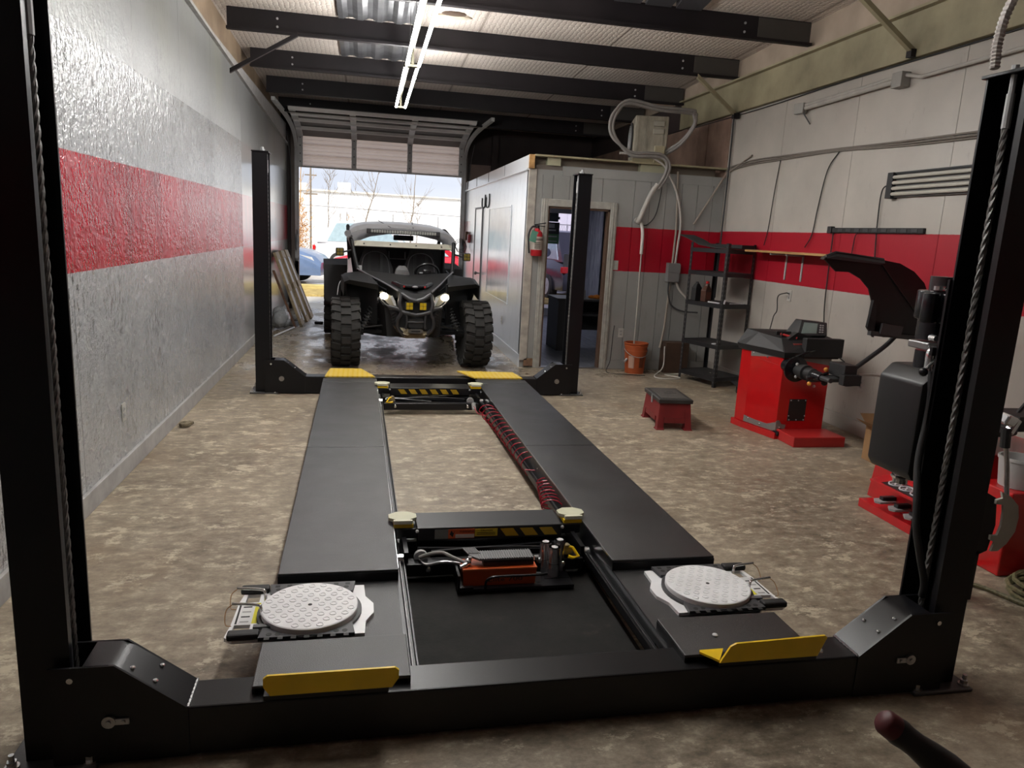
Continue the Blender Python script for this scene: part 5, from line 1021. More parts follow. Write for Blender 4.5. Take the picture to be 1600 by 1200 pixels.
B().box(-.05, .035, -.06, .06, -.045, .075, .004).o('junction_box', bxm, t); B().ob((-.02, 1.43, .0), (.06, .12, .10), (0, 0, .25), bev=.004).o('end_box', bxm, t); B().tube([(-.02, 1.38, -.04), (.025, 1.30, -.16)], .007, 6).o('stub', dgrey, t)
# unlit lamp with four tubes
t = thing('unlit_tube_lamp', 'unlit lamp of four pale horizontal tubes with black ends on the right wall', 'lamp', (XR, 5.66, 2.06))
B().box(-.035, 0, -1.5, 0, .0, .19, .003).o('back_plate', simple('lamp_back_grey', (.10, .095, .09), .6), t); B().box(-.07, 0, -.07, .0, -.01, .20, .004).o('end_block', blkm, t); B().box(-.07, 0, -1.5, -1.43, -.01, .20, .004).o('end_block', blkm, t); B().box(-.05, 0, -1.5, 0, .186, .20).o('top_rail', blkm, t)  # back plate in plain dark grey
for k in range(4): B().cyl((-.055, -.06, .025 + k * .045), (-.055, -1.44, .025 + k * .045), .015, 10).o('tube', simple('unlit_tube', (.42, .40, .35), .3), t, smooth=.8)
t = thing('magnetic_rail', 'long black rail fixed along the top of the red band on the right wall', 'rail', (XR, 5.2, 1.79))
B().box(-.03, 0, 0, 1.22, -.022, .022, .005).o('bar', blkm, t); B().box(-.045, 0, 1.18, 1.24, -.03, .035, .006).o('end_piece', blks, t)
for k in range(9): B().box(-.034, -.028, .06 + k * .12, .13 + k * .12, -.014, .014, .002).o('insert', dgrey, t)
t = thing('wall_shelf', 'plain wooden shelf board on pale slim brackets across the red band', 'shelf', (XR, 6.14, 1.545))
B().box(-.22, -.005, 0, 1.5, 0, .022, .002).o('board', wood, t)
for y_ in (.68, .98): B().box(-.2, -.004, y_, y_ + .025, -.02, 0, .003).box(-.012, 0, y_, y_ + .025, -.27, 0, .004).o('bracket', lgrey, t)
# ------------------------------------------------------------ bolted shelf rack
sh = thing('shelf_rack', 'black bolt-together metal shelf rack with five shelves in the corner', 'shelf rack', (3.885, 7.62, 0), math.atan2(.53, -.17) - PI / 2)
LW, LD, LH = .42, .60, 1.62
for x in (0, LW):
    for y_ in (0, LD):
        dx, dy = (1 if x == 0 else -1), (1 if y_ == 0 else -1)
        p_ = B().box(*sorted((x, x + dx * .036)), *sorted((y_, y_ + dy * .003)), 0, LH).box(*sorted((x, x + dx * .003)), *sorted((y_, y_ + dy * .036)), 0, LH).o('post', blks, sh)
        hb = B()
        for k in range(30):
            z = .05 + k * .052; hb.box(*sorted((x + dx * .012, x + dx * .024)), *sorted((y_ - dy * .001, y_ + dy * .0005)), z, z + .022); hb.box(*sorted((x - dx * .001, x + dx * .0005)), *sorted((y_ + dy * .012, y_ + dy * .024)), z, z + .022)
        hb.o('keyholes', simple('hole_light', (.09, .085, .08), .7), p_, stuff=True)
for z in (.10, .47, .93, 1.28, 1.54):
    s_ = B().box(.003, LW - .003, .003, LD - .003, z, z + .012).o('shelf', simple('shelf_board', (.016, .015, .015), .6, 0, .2), sh)
    B().box(.0, LW, -.006, .004, z - .03, z + .016, .002).box(0, LW, LD - .004, LD + .004, z - .03, z + .016).box(-.004, .004, 0, LD, z - .03, z + .016).box(LW - .004, LW + .004, 0, LD, z - .03, z + .016).o('shelf_beam', blks, s_)
def on_rack(x, y_, z): return sh.matrix_basis @ V((x, y_, z))
shm = Matrix.Translation((3.885, 7.62, 0)) @ Matrix.Rotation(math.atan2(.53, -.17) - PI / 2, 4, 'Z')
def rk(x, y_, z): return shm @ V((x, y_, z))
bb = B().loft([[rk(x, y_, z + dz) for x, y_ in ((-.02, a), (.19, a))] + [rk(x, y_, z + dz - .012) for x, y_ in ((.19, a), (-.02, a))] for a, z, dz in ((-.02, 1.572, 0), (.2, 1.575, 0), (.45, 1.60, 0), (.62, 1.66, 0), (.78, 1.70, 0))])
tag(bb.o('rubber_sheet', rub, None, smooth=.6), 'curled black rubber sheet lying on top of the shelf rack', 'rubber sheet')
bb = B().loft([[rk(x, y_, z) for x, y_ in ((.20, .0), (.415, .0))] + [rk(x, y_, z) for x, y_ in ((.415, .50), (.20, .50))] for z in (1.56, 1.61)]); tag(bb.o('rubber_mat', rub), 'folded black mat on the right half of the top shelf', 'mat')
bj = thing('oil_jug', 'dark brown oil jug with red cap on the middle shelf of the rack', 'jug', rk(.12, .40, .944), .5)
B().loft([[(x * .055, y_ * .035, 0) for x, y_ in ((-1, -1), (1, -1), (1, 1), (-1, 1))], [(x * .058, y_ * .037, .13) for x, y_ in ((-1, -1), (1, -1), (1, 1), (-1, 1))], [(x * .022 + .01, y_ * .02, .185) for x, y_ in ((-1, -1), (1, -1), (1, 1), (-1, 1))], [(x * .018 + .01, y_ * .016, .21) for x, y_ in ((-1, -1), (1, -1), (1, 1), (-1, 1))]]).o('body', simple('jug_brown', (.07, .03, .02), .35), bj, bev=.006)
B().cyl((.01, 0, .208), (.01, 0, .235), .02, 12).o('cap', red, bj); B().box(-.04, .04, -.039, -.037, .03, .11).o('label', simple('jug_label', (.16, .05, .03), .5), bj)
bj = thing('oil_jug', 'black jug behind the red-capped jug on the rack', 'jug', rk(.08, .52, .944), .4)
B().loft([[(x * .05, y_ * .035, z) for x, y_ in ((-1, -1), (1, -1), (1, 1), (-1, 1))] for z in (0, .15)] + [[(x * .02, y_ * .02, .20) for x, y_ in ((-1, -1), (1, -1), (1, 1), (-1, 1))]]).o('body', blkm, bj, bev=.006)
B().cyl((0, 0, .2), (0, 0, .22), .018, 10).o('cap', dgrey, bj)
tag(B().tube([rk(.03, .08, .955), rk(.03, .26, .955)], .008, 6).tube([rk(.02, .0, .955), rk(.03, -.0, 1.0)], .012, 6).tube([rk(.15, .04, .955), rk(.36, .03, .955)], .007, 6).o('white_rods', white), 'thin white rods lying on the front edge of the middle shelf', 'rods')
tag(B().ob(rk(.06, .12, .489), (.06, .04, .012), (0, 0, .4), bev=.003).o('white_clip', white), 'small white clip on the second shelf from the bottom', 'clip')
tag(B().box(3.64, 3.95, 8.50, 8.68, 0, .38, .004).o('carton', simple('dark_cardboard', (.055, .028, .016), .8, 0, .25, 6)), 'dark brown carton standing behind the shelf rack against the office wall', 'carton')
cr = thing('mechanic_creeper', 'low black mechanic creeper on castors half under the shelf rack', 'creeper', (4.10, 7.14, 0), -.25)
B().box(-.14, .16, -.10, .42, .075, .10, .012).o('board', blkm, cr)
for x, y_ in ((-.11, -.05), (.08, -.06), (-.11, .2), (.1, .2)):
    B().cyl((x - .012, y_, .03), (x + .012, y_, .03), .03, 14).box(x - .016, x + .016, y_ - .012, y_ + .012, .04, .078).o('castor', blks, cr)
B().cyl((.08, -.10, .03), (.08, -.09, .03), .018, 10).o('castor_hub', lgrey, cr)
# fire extinguisher on the office corner
fe = thing('fire_extinguisher', 'red fire extinguisher with a green tag hanging on the office corner', 'fire extinguisher', (1.955, 8.635, 1.36))
B().lathe([(0, 0), (.062, 0), (.068, .012), (.068, .24), (.060, .275), (.030, .30), (.028, .32), (0, .32)], n=24).o('cylinder', simple('extinguisher_red', (.40, .012, .02), .35), fe, smooth=.6)
B().lathe([(.0, .072), (.0695, .072), (.0695, .225), (0, .225)], n=24).o('instruction_label', simple('label_cream', (.36, .32, .28), .6), fe)
B().lathe([(.0, .18), (.07, .18), (.07, .205), (0, .205)], n=24).o('label_band', simple('label_print', (.14, .10, .09), .6), fe)
for k in range(4): B().box(-.04, .03, -.0715, -.069, .09 + k * .02, .097 + k * .02).o('label_line', ink, fe)
B().cyl((0, 0, .31), (0, 0, .355), .022, 10).ob((.03, 0, .372), (.14, .02, .012), (0, -.2, 0)).ob((.03, 0, .35), (.12, .02, .010), (0, .1, 0)).o('valve_lever', blks, fe)
B().tube(smoothpath([(-.02, -.01, .34), (-.07, -.02, .33), (-.105, -.02, .25), (-.10, -.02, .12), (-.09, -.02, .03)], 5), .011, 8).o('discharge_hose', blkm, fe, smooth=.9)
B().ob((-.055, -.072, .225), (.085, .003, .13), (0, .25, .2)).o('inspection_tag', simple('tag_green', (.11, .30, .22), .6), fe); B().box(-.02, .02, .068, .085, .1, .3).o('wall_bracket', dgrey, fe)
# side wall bits
t = thing('hose_hook', 'rusty hook with coiled wires on the red patch of the office side wall', 'hook', (OX - .01, 13.9, 1.52)); B().ob((-.03, 0, 0), (.06, .12, .16), bev=.01).o('bracket', brown, t); B().tube(helix([(-.13, .12, -.15), (-.13, -.1, -.22)], .10, 3, 12), .006, 5).o('wire_coil', dgrey, t); B().box(-.05, 0, -.38, -.26, -.12, .03, .01).o('small_red_box', simple('box_red', (.30, .02, .03), .5), t)
B().tube(smoothpath([(-.01, .25, 1.0), (-.01, .32, .7), (-.01, .28, .1), (-.03, .1, -.1)], 5), .008, 5).o('feed_wire', lgrey, t)
bb = B()
for k in range(2):
    y_ = 11.75 + k * .42; bb.tube(smoothpath([(OX - .008, y_ - .16, 2.19), (OX - .008, y_ - .15, 2.02), (OX - .008, y_, 1.985), (OX - .008, y_ + .15, 2.02), (OX - .008, y_ + .16, 2.15)], 4), .008, 5)
tag(bb.o('wire_hooks', blkm), 'thin U-shaped wire hooks above the glossy pane on the office side wall', 'hooks')
cover_plate('wall_outlet', 'outlet box low on the office side wall near its front corner', 'outlet', (OX - .012, 9.98, .43), -PI / 2)
# ------------------------------------------------------------ tire changer, mostly behind the near right column
tcg = thing('tire_changer', 'red tire changer with black turntable half hidden behind the near right column', 'tire changer', (3.62, 3.72, 0))
tr_ = simple('changer_red', (.46, .008, .012), .3, 0, .06, coat=.2)
B().loft([[(-.40, -.42, .05), (.40, -.42, .05), (.40, .32, .05), (-.40, .32, .05)], [(-.44, -.36, .53), (.36, -.36, .53), (.36, .20, .53), (-.44, .20, .53)]]).o('cabinet', tr_, tcg, bev=.006)
B().box(-.50, .45, -.50, .26, 0, .055, .004).o('base', tr_, tcg)
B().loft([[(-.60, -.42, .243), (-.42, -.42, .26), (-.42, -.42, .268), (-.60, -.42, .255)], [(-.60, .06, .243), (-.42, .10, .26), (-.42, .10, .268), (-.60, .06, .255)]]).o('tray_shelf', tr_, tcg)
B().loft([[(-.585, -.32, .257), (-.47, -.32, .268), (-.47, -.32, .269), (-.585, -.32, .258)], [(-.585, -.02, .257), (-.47, -.02, .268), (-.47, -.02, .269), (-.585, -.02, .258)]]).o('pictogram_strip', ink, tcg)
for k in range(3):
    y_ = -.07 - k * .09; xx = -.527
    ring = [(xx + .036 * math.cos(t_), y_ + .036 * math.sin(t_), .2665 + .0036 * math.cos(t_)) for t_ in [q * PI / 10 for q in range(20)]]
    B().tube(ring, .005, 4, True).o('pictogram_ring', white, tcg); B().ob((xx, y_, .266), (.045, .008, .002), (0, -.1, .7)).ob((xx, y_, .266), (.045, .008, .002), (0, -.1, -.7)).o('pictogram_mark', white, tcg)
for k in range(3):
    y_ = .10 - k * .13
    pd = B().prism([(-.55, y_ - .05), (-.53, y_ - .075), (-.42, y_ - .075), (-.42, y_ - .0), (-.52, y_ + .0)], .10, .112, 'z').o('foot_pedal', lgrey, tcg); B().box(-.50, -.40, y_ - .055, y_ - .02, .112, .135, .004).o('pedal_pad', blks, pd)
B().lathe([(0, .53), (.10, .53), (.12, .60), (.12, .62), (0, .62)], (-.1, -.05, 0), n=24).lathe([(0, .62), (.26, .62), (.26, .645), (0, .645)], (-.1, -.05, 0), n=32).o('turntable', blkm, tcg, smooth=.5)
for k in range(4):
    a = k * PI / 2 + PI * .80
    cx_, cy_ = -.1 + .40 * math.cos(a), -.05 + .40 * math.sin(a)
    jw = B().ob((-.1 + .30 * math.cos(a), -.05 + .30 * math.sin(a), .675), (.26, .075, .05), (0, 0, a), bev=.006).ob((cx_, cy_, .725), (.08, .085, .06), (0, -.3, a), bev=.01).o('clamp_jaw', chrome, tcg)
    B().ob((cx_ - .03 * math.cos(a), cy_ - .03 * math.sin(a), .70), (.05, .088, .03), (0, 0, a), bev=.004).o('jaw_cover', blkm, jw)
B().tube(smoothpath([(-.56, .0, .60), (-.50, -.02, .62), (-.42, -.04, .55), (-.40, -.06, .48)], 4), .012, 8).ball((-.57, .0, .60), .02).o('air_fitting', chrome, tcg)
B().cyl((-.46, -.03, .56), (-.44, -.0, .72), .012, 8).o('jaw_rod', chrome, tcg)
B().box(-.05, .35, .20, .32, .05, 1.3, .01).o('tower', tr_, tcg)
bar_ = thing('tire_lever_tray', 'black tray with tire levers beside the near right column', 'tray', (3.43, 3.18, .68), 0)
B().box(-.16, .3, -.10, .10, .06, .12, .006).box(-.16, .3, -.10, .1, .12, .14).o('tray', blkm, bar_); B().tube([(-.08, 0, .13), (.20, .05, .42)], .010, 6).tube([(-.0, .02, .13), (.28, .05, .30)], .010, 6).o('lever', blks, bar_); B().ob((.06, .0, .36), (.1, .06, .07), bev=.01).o('box_head', dgrey, bar_)
B().box(.1, .3, -.07, .0, -.228, .06).o('tray_post', blkm, bar_)
tag(B().box(3.20, 3.80, 2.97, 3.20, 0, .45, .008).o('red_steel_case', darkred), 'dark red steel case under the black tray behind the near right column', 'case')
bw = thing('white_bucket', 'white plastic bucket on the dark red case at the right edge', 'bucket', (3.33, 3.08, .452)); B().lathe([(0, 0), (.085, 0), (.10, .14), (.105, .14), (.105, .155), (.095, .155), (.08, .012), (0, .012)], n=24).o('body', simple('bucket_white', (.40, .39, .38), .5), bw, smooth=.5)
bd = thing('bead_breaker', 'fan-shaped pale bead-breaker blade hanging on a rod beside the near right column', 'bead breaker', (2.91, 2.76, .05))
# blade plane faces the camera; arc towards lower right
arc = [(-.02, .50), (.035, .475), (.085, .43), (.10, .37), (.095, .30), (.06, .24), (.02, .205), (-.02, .205), (-.005, .25), (-.035, .262), (-.035, .285), (.0, .285), (.012, .33), (.01, .40), (-.0, .435), (-.04, .44), (-.04, .46), (-.008, .468)]
B().prism(arc, -.02, -.008).o('blade', simple('blade_pale', (.40, .39, .35), .45), bd)
B().prism([(-.16, .14), (-.02, .20), (.0, .33), (-.02, .46), (-.10, .50), (-.16, .46)], .0, .06).o('blade_holder', blkm, bd)
B().tube([(.045, -.0, .40), (.02, .02, .62), (-.0, .03, .73)], .011, 8).o('rod', steel, bd); B().cyl((.0, .03, .70), (-.01, .03, .79), .022, 10).o('rod_grip', blkm, bd); B().ob((-.01, .03, .83), (.08, .05, .05), (.2, .3, .2), bev=.01).ob((.02, .03, .80), (.03, .04, .08), (0, .5, 0), bev=.008).o('chrome_clamp', chrome, bd); B().box(-.14, -.06, .0, .06, -.05, .2).o('support', blkm, bd)
# cardboard box by the right wall
cbx = thing('cardboard_box', 'open cardboard box on the floor against the right wall behind the tire changer', 'box', (3.93, 4.45, 0), math.radians(-4))
for a in ((-.09, .27, -.006, 0, 0, .27), (-.09, .27, .52, .526, 0, .27), (-.096, -.09, 0, .526, 0, .27), (.264, .27, 0, .526, 0, .27), (-.09, .27, 0, .52, 0, .006)): B().box(*a).o('side', card, cbx)
B().loft([[(-.096, 0, .27), (-.09, 0, .265), (-.09, .526, .265), (-.096, .526, .27)], [(-.20, .02, .33), (-.195, .02, .325), (-.195, .51, .325), (-.20, .51, .33)]]).o('flap', card, cbx); B().loft([[(-.09, .52, .27), (-.09, .527, .27), (.27, .527, .27), (.27, .52, .27)], [(-.09, .63, .34), (-.09, .637, .34), (.25, .637, .34), (.25, .63, .34)]]).o('flap', card, cbx)
text('Aut', .06, simple('carton_ink', (.03, .02, .015), .7), cbx, (-.0965, .21, .13), (PI / 2, 0, -PI / 2))
# coiled rope hose at right, handle in the foreground
ropem = M('olive_hose', '#5c583a', .55); ropem.base(ropem.ramp(ropem.noise(60, 3), [(.3, '#4a4730'), (.7, '#787352')])); ropem.bump(ropem.noise(120, 2), .5, .004)
pts = [(3.05, 3.22, .013), (3.25, 3.12, .013)]
pts = smoothpath([(2.75, 3.0, .013), (2.98, 2.87, .013), (3.08, 2.62, .013), (3.22, 2.48, .013)], 6)
for i in range(150):
    a = 2 * PI * i / 20 + 3.9; r = .20 + .055 * math.sin(i * .37) - .02 * (i // 40); pts.append(V((3.33 + r * 1.05 * math.cos(a), 2.70 + r * math.sin(a), .013 + .011 * (i // 20) + .004 * math.sin(i))))
pts += smoothpath([(3.45, 2.9, .08), (3.40, 3.06, .013), (3.2, 3.12, .013), (3.02, 3.14, .013), (2.85, 3.2, .013)], 6)
tag(B().tube(pts, .0115, 6).o('coiled_hose', ropem.m, None, smooth=1), 'coiled olive green hose on the floor at the right edge', 'hose')
th = thing('lever_tool', 'black-gripped tool handle with a dark red end cap in the near foreground', 'tool', (1.12, .56, 0))
a, b_ = V((-.455, .17, 1.007)), V((-.33, .135, .918)); d = (b_ - a)
g = [a + d * t_ for t_ in (0, .04, .12, .2, .3, .45, .62, .8, 1.0, 1.15)]
B().tube(g, [.012, .0165, .018, .0165, .0165, .0195, .0215, .0205, .0175, .0175], 20).o('grip', simple('grip_black', (.02, .02, .021), .55), th, smooth=1)
B().tube([a - d * .06, a - d * .03, a + d * .06], [.013, .0165, .0172], 20).o('end_cap', simple('cap_dark_red', (.10, .012, .016), .5), th, smooth=1)
B().tube([a + d * 1.12, a + d * 1.18], .0185, 18).o('grip_ring', simple('ring_dark_red', (.12, .02, .022), .5), th)
B().tube(smoothpath([a + d * 1.1, a + d * 1.8, (-.08, .06, .78), (0, 0, .5), (0, 0, .03)], 6), .011, 10).o('shaft', steel, th, smooth=1); B().lathe([(0, 0), (.16, 0), (.16, .02), (.03, .035), (0, .035)], n=24).o('foot', blks, th)
# ------------------------------------------------------------ inside the office
dk = thing('office_desk', 'dark grey office desk seen through the doorway', 'desk', (2.62, 10.05, 0))
dkm = simple('desk_grey', (.035, .034, .036), .5)
B().box(0, 1.05, -.02, .62, .72, .75, .004).o('desktop', dkm, dk); B().box(.02, .34, .0, .6, 0, .72, .003).o('pedestal', dkm, dk); B().box(1.0, 1.03, 0, .6, 0, .72).o('side_panel', dkm, dk); B().box(.34, 1.0, .5, .52, .25, .72).o('modesty_panel', dkm, dk)
B().box(.42, .9, .1, .5, .50, .53).o('keyboard_shelf', dkm, dk)
bb = B(); 
for x, y_, r in ((0, 0, .055), (.07, .03, .045), (-.07, .02, .045), (.11, -.01, .03), (.03, -.03, .04)): bb.ball((3.24 + x, 10.2 + y_, .752 + r * .45), r, (1.25, .9, .6), 8)
tag(bb.o('orange_cloth', simple('cloth_orange', (.62, .20, .02), .85, 0, .2, 40), None, smooth=1), 'crumpled orange cloth on the office desk', 'cloth')
tag(B().cyl((3.06, 10.3, .75), (3.06, 10.3, .86), .04, 12).o('white_cup', lgrey), 'pale cup on the office desk beside the orange cloth', 'cup')
curtm = M('curtain_grey', '#9a9aa6', .8); curtm.base(curtm.ramp(curtm.noise(30, 3, (1, 1, .1)), [(.4, '#8c8c98'), (.6, '#acacb6')])); curtm = curtm.m
bb = B(); ring = lambda z: [(4.20 + .025 * math.sin(k * 1.25) , 13.2 + k * .035, z) for k in range(40)] + [(4.21 + .025 * math.sin(k * 1.25), 13.2 + k * .035, z) for k in reversed(range(40))]
tag(bb.loft([ring(.35), ring(2.12)]).o('curtain', curtm, None, smooth=1), 'long pale grey curtain hanging inside the office', 'curtain')
tag(B().cyl((4.2, 13.1, 2.13), (4.2, 14.5, 2.13), .012, 8).o('curtain_rod', blks), 'curtain rod on the office wall', 'rod')
# stickers and notices on the glass entrance door
def sticker(x, z, w, h, m, label, r=0): 
    t = thing('door_sticker', label, 'sticker', (x, YF + .04, z)); 
    (B().cyl((0, 0, 0), (0, -.004, 0), w / 2, 20) if r else B().box(-w / 2, w / 2, -.004, 0, -h / 2, h / 2)).o('sheet', m, t); return t
s_ = sticker(3.60, 1.66, .30, .42, simple('sign_black', (.012, .013, .014), .5), 'black and green notice on the glass entrance door')
B().box(-.15, .15, -.006, -.004, -.20, -.02).o('green_field', simple('sign_green', (.05, .16, .06), .5), s_); B().box(-.09, .05, -.006, -.004, .10, .18).o('white_box', lgrey, s_); B().box(-.10, .08, -.006, -.004, .04, .07).o('white_line', lgrey, s_); B().box(-.11, .11, -.007, -.005, -.08, -.055).o('white_line', lgrey, s_); B().box(-.11, .11, -.007, -.005, -.17, -.15).o('white_line', lgrey, s_)
s_ = sticker(3.61, 1.98, .22, .20, simple('sign_teal', (.02, .035, .045), .5), 'dark emblem sticker at the top of the glass entrance door'); B().box(-.14, .14, -.006, 0, -.05, .0).o('wings', simple('sign_teal2', (.03, .045, .055), .5), s_)
sticker(3.52, 1.27, .17, .17, simple('sign_lilac', (.45, .48, .75), .5), 'round pale blue sticker on the glass entrance door', 1)
sticker(3.98, 1.13, .2, .25, simple('paper', (.5, .47, .45), .7), 'white paper taped on the glass entrance door'); sticker(3.46, .95, .10, .26, simple('paper_blue', (.4, .42, .65), .7), 'narrow pale slip taped on the glass entrance door')

t = thing('office_fill_light', 'added glowing panel inside the office, unseen, brightening the interior', 'ceiling light', (3.1, 12.2, OZ - .06)); om = M('office_fill_glow', (.9, .9, .9), .4); om.emit('#eef0ff', 5); B().box(-.3, .3, -.6, .6, -.012, 0).o('glow_panel', om.m, t); B().box(-.33, .33, -.63, .63, 0, .06).o('housing', fixm, t)  # unseen panel added to brighten the office interior
# ------------------------------------------------------------ outside the door
g = M('wet_lot', '#b0aba2', .4); g.base(g.ramp(g.noise(.5, 7), [(.3, '#9c968c'), (.7, '#cfcac2')])); g.rough(g.ramp(g.noise(1.2, 6), [(.4, .2), (.6, .6)])); g = g.m
st(B().box(-40, 40, YF + .15, 90, -.14, -.02).o('floor_parking_lot', g))
grassm = M('dry_grass', '#a58f55', .9); grassm.base(grassm.ramp(grassm.noise(6, 6), [(.3, '#8d773f'), (.7, '#c0a868')])); grassm.bump(grassm.noise(30, 4), .8, .05); grassm = grassm.m
st(B().box(-40, 40, 17.3, 18.9, -.03, .02, .01).o('trim_10', grassm))
kerb = struct('trim_11')
for k in range(14): B().box(-20 + k * 3.0, -17.03 + k * 3.0, 18.9, 19.1, -.02, .12, .02).o('kerb_stone', simple('kerb_yellow', (.42, .34, .13), .7, 0, .2, 4), kerb)
glassd = simple('car_glass', (.34, .44, .48), .1, 0, .1)
def car(label, x, y, rz, col, kind='sedan', glasscol=None):
    c = thing('parked_car', label, 'car', (x, y, 0), rz, 'cars parked outside the door'); c.scale = (1, 1, .80 if 'red car' in label else 1)
    # local: nose towards +x, length 4.5, width 1.8
    pm_ = simple('car_paint_' + label[:6], col, .25, 0, .05, coat=.6)
    lo = [(-2.2, .30, .30), (-2.25, .55, .80), (-2.15, .62, .98), (-1.5, .66, 1.0), (1.0, .66, .98), (1.9, .60, .86), (2.2, .52, .70), (2.25, .32, .42)]
    zb = .26
    B().loft([[(X, -.9 * (.86 if abs(X) > 2 else 1), zb), (X, .9 * (.86 if abs(X) > 2 else 1), zb), (X, .9 * (.86 if abs(X) > 2 else 1), zt * .8), (X, .78 * (.84 if abs(X) > 2 else 1), zt), (X, -.78 * (.84 if abs(X) > 2 else 1), zt), (X, -.9 * (.86 if abs(X) > 2 else 1), zt * .8)] for X, zz, zt in ((-2.25, .3, .75), (-2.1, .3, .98), (-1.4, .3, 1.0), (.9, .3, 1.0), (1.7, .3, .90), (2.1, .3, .76), (2.27, .3, .6))]).o('body', pm_, c, smooth=.5, bev=.01)
    top = 1.45 if kind == 'sedan' else 1.75
    r0, r1 = (-1.7, 1.0) if kind == 'sedan' else (-2.1, 1.1)
    cab = [(r0, .97), (r0 + .55, top - .04), (r0 + .9, top), (r1 - 1.0, top - .01), (r1 - .75, top - .06), (r1, .97)]
    B().loft([[(X, -.76, z) for X, z in cab], [(X * .97, -.62, z) if z > 1 else (X, -.76, z) for X, z in cab], [(X * .97, .62, z) if z > 1 else (X, .76, z) for X, z in cab], [(X, .76, z) for X, z in cab]]).o('cabin', pm_, c, smooth=.5)
    for s in (-1, 1):
        win_ = [(r0 + .35, 1.02), (r0 + .68, top - .09), (r1 - 1.85, top - .07), (r1 - 1.85, 1.02)]; win2 = [(r1 - 1.78, 1.02), (r1 - 1.78, top - .07), (r1 - .92, top - .10), (r1 - .25, 1.02)]
        for q in (win_, win2): B().prism(q, s * .74, s * .775).o('side_window', glassd, c)
        B().ob((.78, s * .92, 1.0), (.18, .12, .12), bev=.03).o('wing_mirror', pm_, c)
        B().loft([[(2.12, s * .45, .62), (2.12, s * .74, .62), (2.0, s * .80, .74), (2.12, s * .5, .72)], [(1.75, s * .55, .70), (1.75, s * .84, .70), (1.70, s * .84, .80), (1.75, s * .6, .80)]]).o('headlight', simple('lamp_clear', (.6, .6, .6), .1), c)
        B().ob((-2.2, s * .66, .78), (.1, .34, .16), bev=.02).o('tail_light', simple('tail_red', (.5, .01, .01), .2), c)
        for X in (-1.35, 1.40):
            w_ = B().cyl((X, s * .70, .32), (X, s * .905, .32), .32, 24).o('wheel', tyrem, c, smooth=.6); B().cyl((X, s * .90, .32), (X, s * .915, .32), .21, 20).o('rim', lgrey, w_)
            bb = B()
            for k in range(5): bb.ob((X + .1 * math.cos(k * 1.257), s * .918, .32 + .1 * math.sin(k * 1.257)), (.2, .01, .04), (0, -k * 1.257, 0))
            bb.o('rim_spokes', lgrey, w_)
    B().loft([[(r1 - .70, -.60, top - .09), (r1 - .70, .60, top - .09), (r1 - .66, .60, top - .08), (r1 - .66, -.60, top - .08)], [(r1 - .02, -.70, 1.0), (r1 - .02, .70, 1.0), (r1 + .02, .70, 1.01), (r1 + .02, -.70, 1.01)]]).o('windscreen', glassd, c)
    B().ob((2.24, 0, .5), (.06, 1.0, .16), bev=.02).o('grille', blks, c)
    return c
car('blue sedan parked outside the open door, nose to the right', -3.35, 21.2, math.radians(-8), (.10, .15, .26))
car('red car parked outside behind the buggy', 1.15, 23.8, math.radians(177), (.42, .015, .03))
car('white car parked farther back outside with pale blue windows', .3, 28.2, math.radians(2), (.62, .62, .64), 'van')
car('dark pickup-like car with red tail lights outside the office door', 5.35, 20.2, math.radians(95), (.02, .02, .03), 'van')
# far white warehouse, fence, bushes, pole, bare trees
whm = simple('warehouse_white', (.80, .80, .80), .6, 0, .04, .5)
wh = thing('warehouse', 'long white warehouse far beyond the parking lot', 'building', (4, 60, 0))
B().box(-22, 26, 0, 14, 0, 4.05, .02).o('wall', whm, wh); B().loft([[(-22.2, -.2, 4.05), (26.2, -.2, 4.05), (26.2, 14, 4.05), (-22.2, 14, 4.05)], [(-20, 6, 4.5), (24, 6, 4.3), (24, 8, 4.3), (-20, 8, 4.5)]]).o('roof', simple('roof_pale', (.66, .60, .50), .7), wh)
B().box(-6.4, -5.4, 2, 4, 4.0, 4.9, .02).o('roof_unit', whm, wh); B().box(-9.9, -8.8, 2, 4, 4.0, 4.7, .02).o('roof_unit', whm, wh)
for k in range(16): B().box(-21 + k * 3, -20.94 + k * 3, -.05, 0, .2, 4.0).o('wall_joint', simple('joint_pale', (.66, .67, .69), .6), wh)
fn = thing('chain_link_fence', 'pale chain-link fence between the lot and the warehouse', 'fence', (0, 44, 0))
for k in range(9): B().cyl((-9 + k * 2.6, 0, 0), (-9 + k * 2.6, 0, 2.35), .035, 6).o('post', lgrey, fn)
B().tube([(-9, 0, 2.72), (12, 0, 2.30)], .03, 5).o('top_rail', lgrey, fn)
bb = B()
for k in range(140): x = -9 + k * .15; bb.tube([(x, 0, .02), (x + 1.0, 0, 2.3)], .006, 3); bb.tube([(x + 1.0, 0, .02), (x, 0, 2.3)], .006, 3)
bb.o('wire_mesh', lgrey, fn, stuff=True)
barkm = simple('pale_bark', (.20, .16, .12), .9, 0, .2, 3); barko = simple('rusty_bark', (.36, .22, .10), .9, 0, .2, 3)
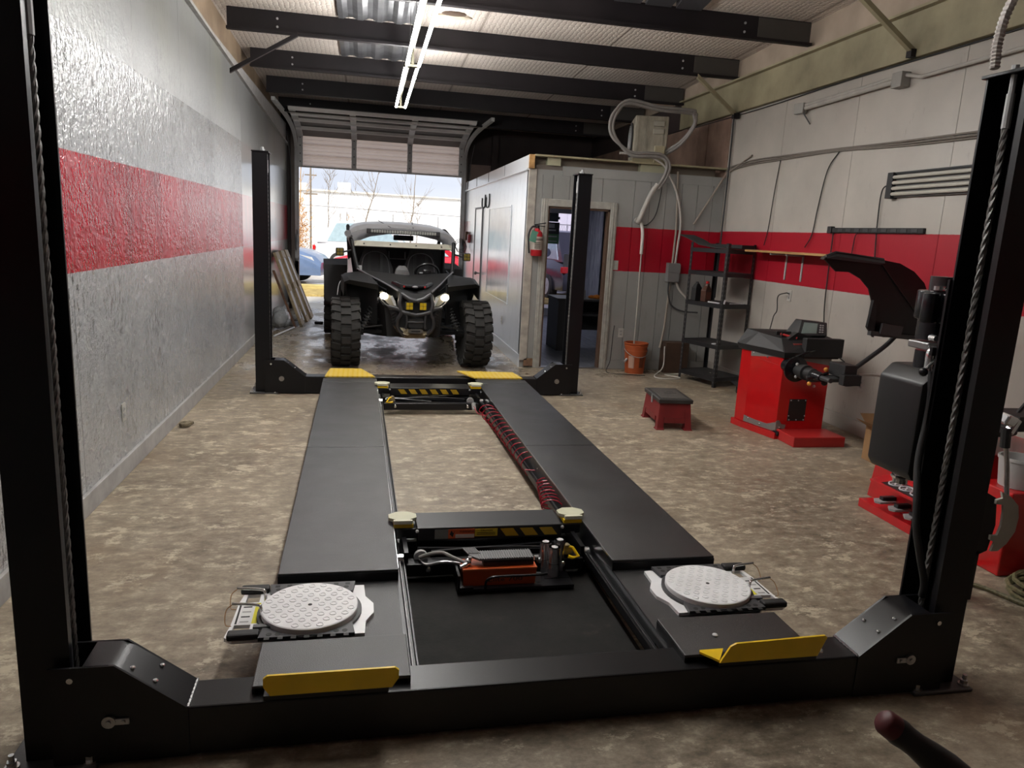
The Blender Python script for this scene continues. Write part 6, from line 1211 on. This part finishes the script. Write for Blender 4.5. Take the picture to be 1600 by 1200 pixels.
def tree(label, x, y, h, lean, seed, m=barkm, spread=1.0, r0=.05, first=.35):
    rnd = random.Random(seed); t = thing('bare_tree', label, 'tree', (x, y, 0), 0, 'bare trees beyond the lot')
    n = 8; P_ = [V((lean * h * (k / n) ** 1.3 + rnd.uniform(-.05, .05), rnd.uniform(-.05, .05), h * k / n)) for k in range(n + 1)]
    B().tube(P_, [r0 * (1 - .8 * k / n) for k in range(n + 1)], 6).o('trunk', m, t)
    br = B()
    for k in range(int(14 * spread)):
        f_ = rnd.uniform(first, .98); p = P_[0].lerp(P_[-1], f_); i = min(int(f_ * n), n - 1); p = P_[i].lerp(P_[i + 1], f_ * n - i); a = rnd.uniform(0, 2 * PI); L_ = h * rnd.uniform(.15, .42) * (1.15 - f_) * 1.5 * spread
        q = [p]; d = V((math.cos(a) * .8, math.sin(a) * .5, .75))
        for j in range(4): d = (d + V((rnd.uniform(-.3, .3), rnd.uniform(-.3, .3), rnd.uniform(-.05, .3)))).normalized(); q.append(q[-1] + d * L_ / 4)
        br.tube(q, [.016, .013, .010, .007, .004], 4)
        for j in range(3):
            b0 = q[rnd.randint(1, 3)]; d2_ = (d + V((rnd.uniform(-.8, .8), rnd.uniform(-.6, .6), rnd.uniform(-.1, .5)))).normalized(); br.tube([b0, b0 + d2_ * L_ * .2, b0 + d2_ * L_ * .4 + V((0, 0, .05))], [.008, .006, .003], 3)
    br.o('branches', m, t)
for a in (('slim leaning bare tree in the middle of the door opening', -.35, 40, 4.9, .2, 3), ('bare tree with two stems right of the middle of the door opening', 2.15, 40, 4.9, .06, 5), ('bare tree behind the right door jamb with branches reaching left', 6.2, 41, 4.9, -.2, 9, barkm, 1.5, .07, .3), ('rust-coloured bare tree next to the left door jamb', -3.45, 39, 5.3, .05, 12, barko, .8, .06), ('thin bare tree behind the utility pole', -2.3, 45, 4.8, .02, 14, barkm, 1.2, .04), ('young bare sapling left of the middle tree', -1.55, 42, 2.3, .03, 15, barkm, .7, .03), ('short reddish bare sapling in front of the fence', -1.2, 41.5, 2.2, .08, 16, barko, .8, .03), ('short bare sapling just left of the leaning tree', -.75, 42, 2.1, -.03, 17, barkm, .6, .03), ('young bare sapling behind the white car', .9, 42, 2.0, .04, 18, barkm, .6, .03), ('bare sapling close to the two-stemmed tree', 2.6, 41, 3.0, .02, 19, barkm, 1., .03)): tree(*a)
pole = thing('utility_pole', 'thin utility pole with crossarm near the left door jamb', 'utility pole', (-2.93, 40.5, 0)); B().cyl((0, 0, 0), (0, 0, 5.4), .05, 8, .04).o('pole', barkm, pole); B().box(-.35, .35, -.03, .03, 3.05, 3.12).o('crossarm', barkm, pole); B().box(-.3, .3, -.03, .03, 4.0, 4.06).o('crossarm', barkm, pole)
rnd = random.Random(4); bb = B()
for k in range(900):
    p = V((-3.35 + rnd.gauss(0, .28), 38 + rnd.gauss(0, .3), abs(rnd.gauss(1.2, .7)))); d = V((rnd.uniform(-1, 1), rnd.uniform(-1, 1), rnd.uniform(.2, 1))).normalized() * rnd.uniform(.1, .25)
    bb.tube([p, p + d], .012, 3)
bsh = thing('dry_bush', 'tall rust-orange dry bush by the left door jamb', 'bush', (0, 0, 0)); bb.o('twigs', simple('dry_orange_leaf', (.50, .27, .10), .9, 0, .3, 3), bsh, stuff=True); B().cyl((-3.35, 38, 0), (-3.35, 38, 1.6), .03, 6).o('stem', barko, bsh)
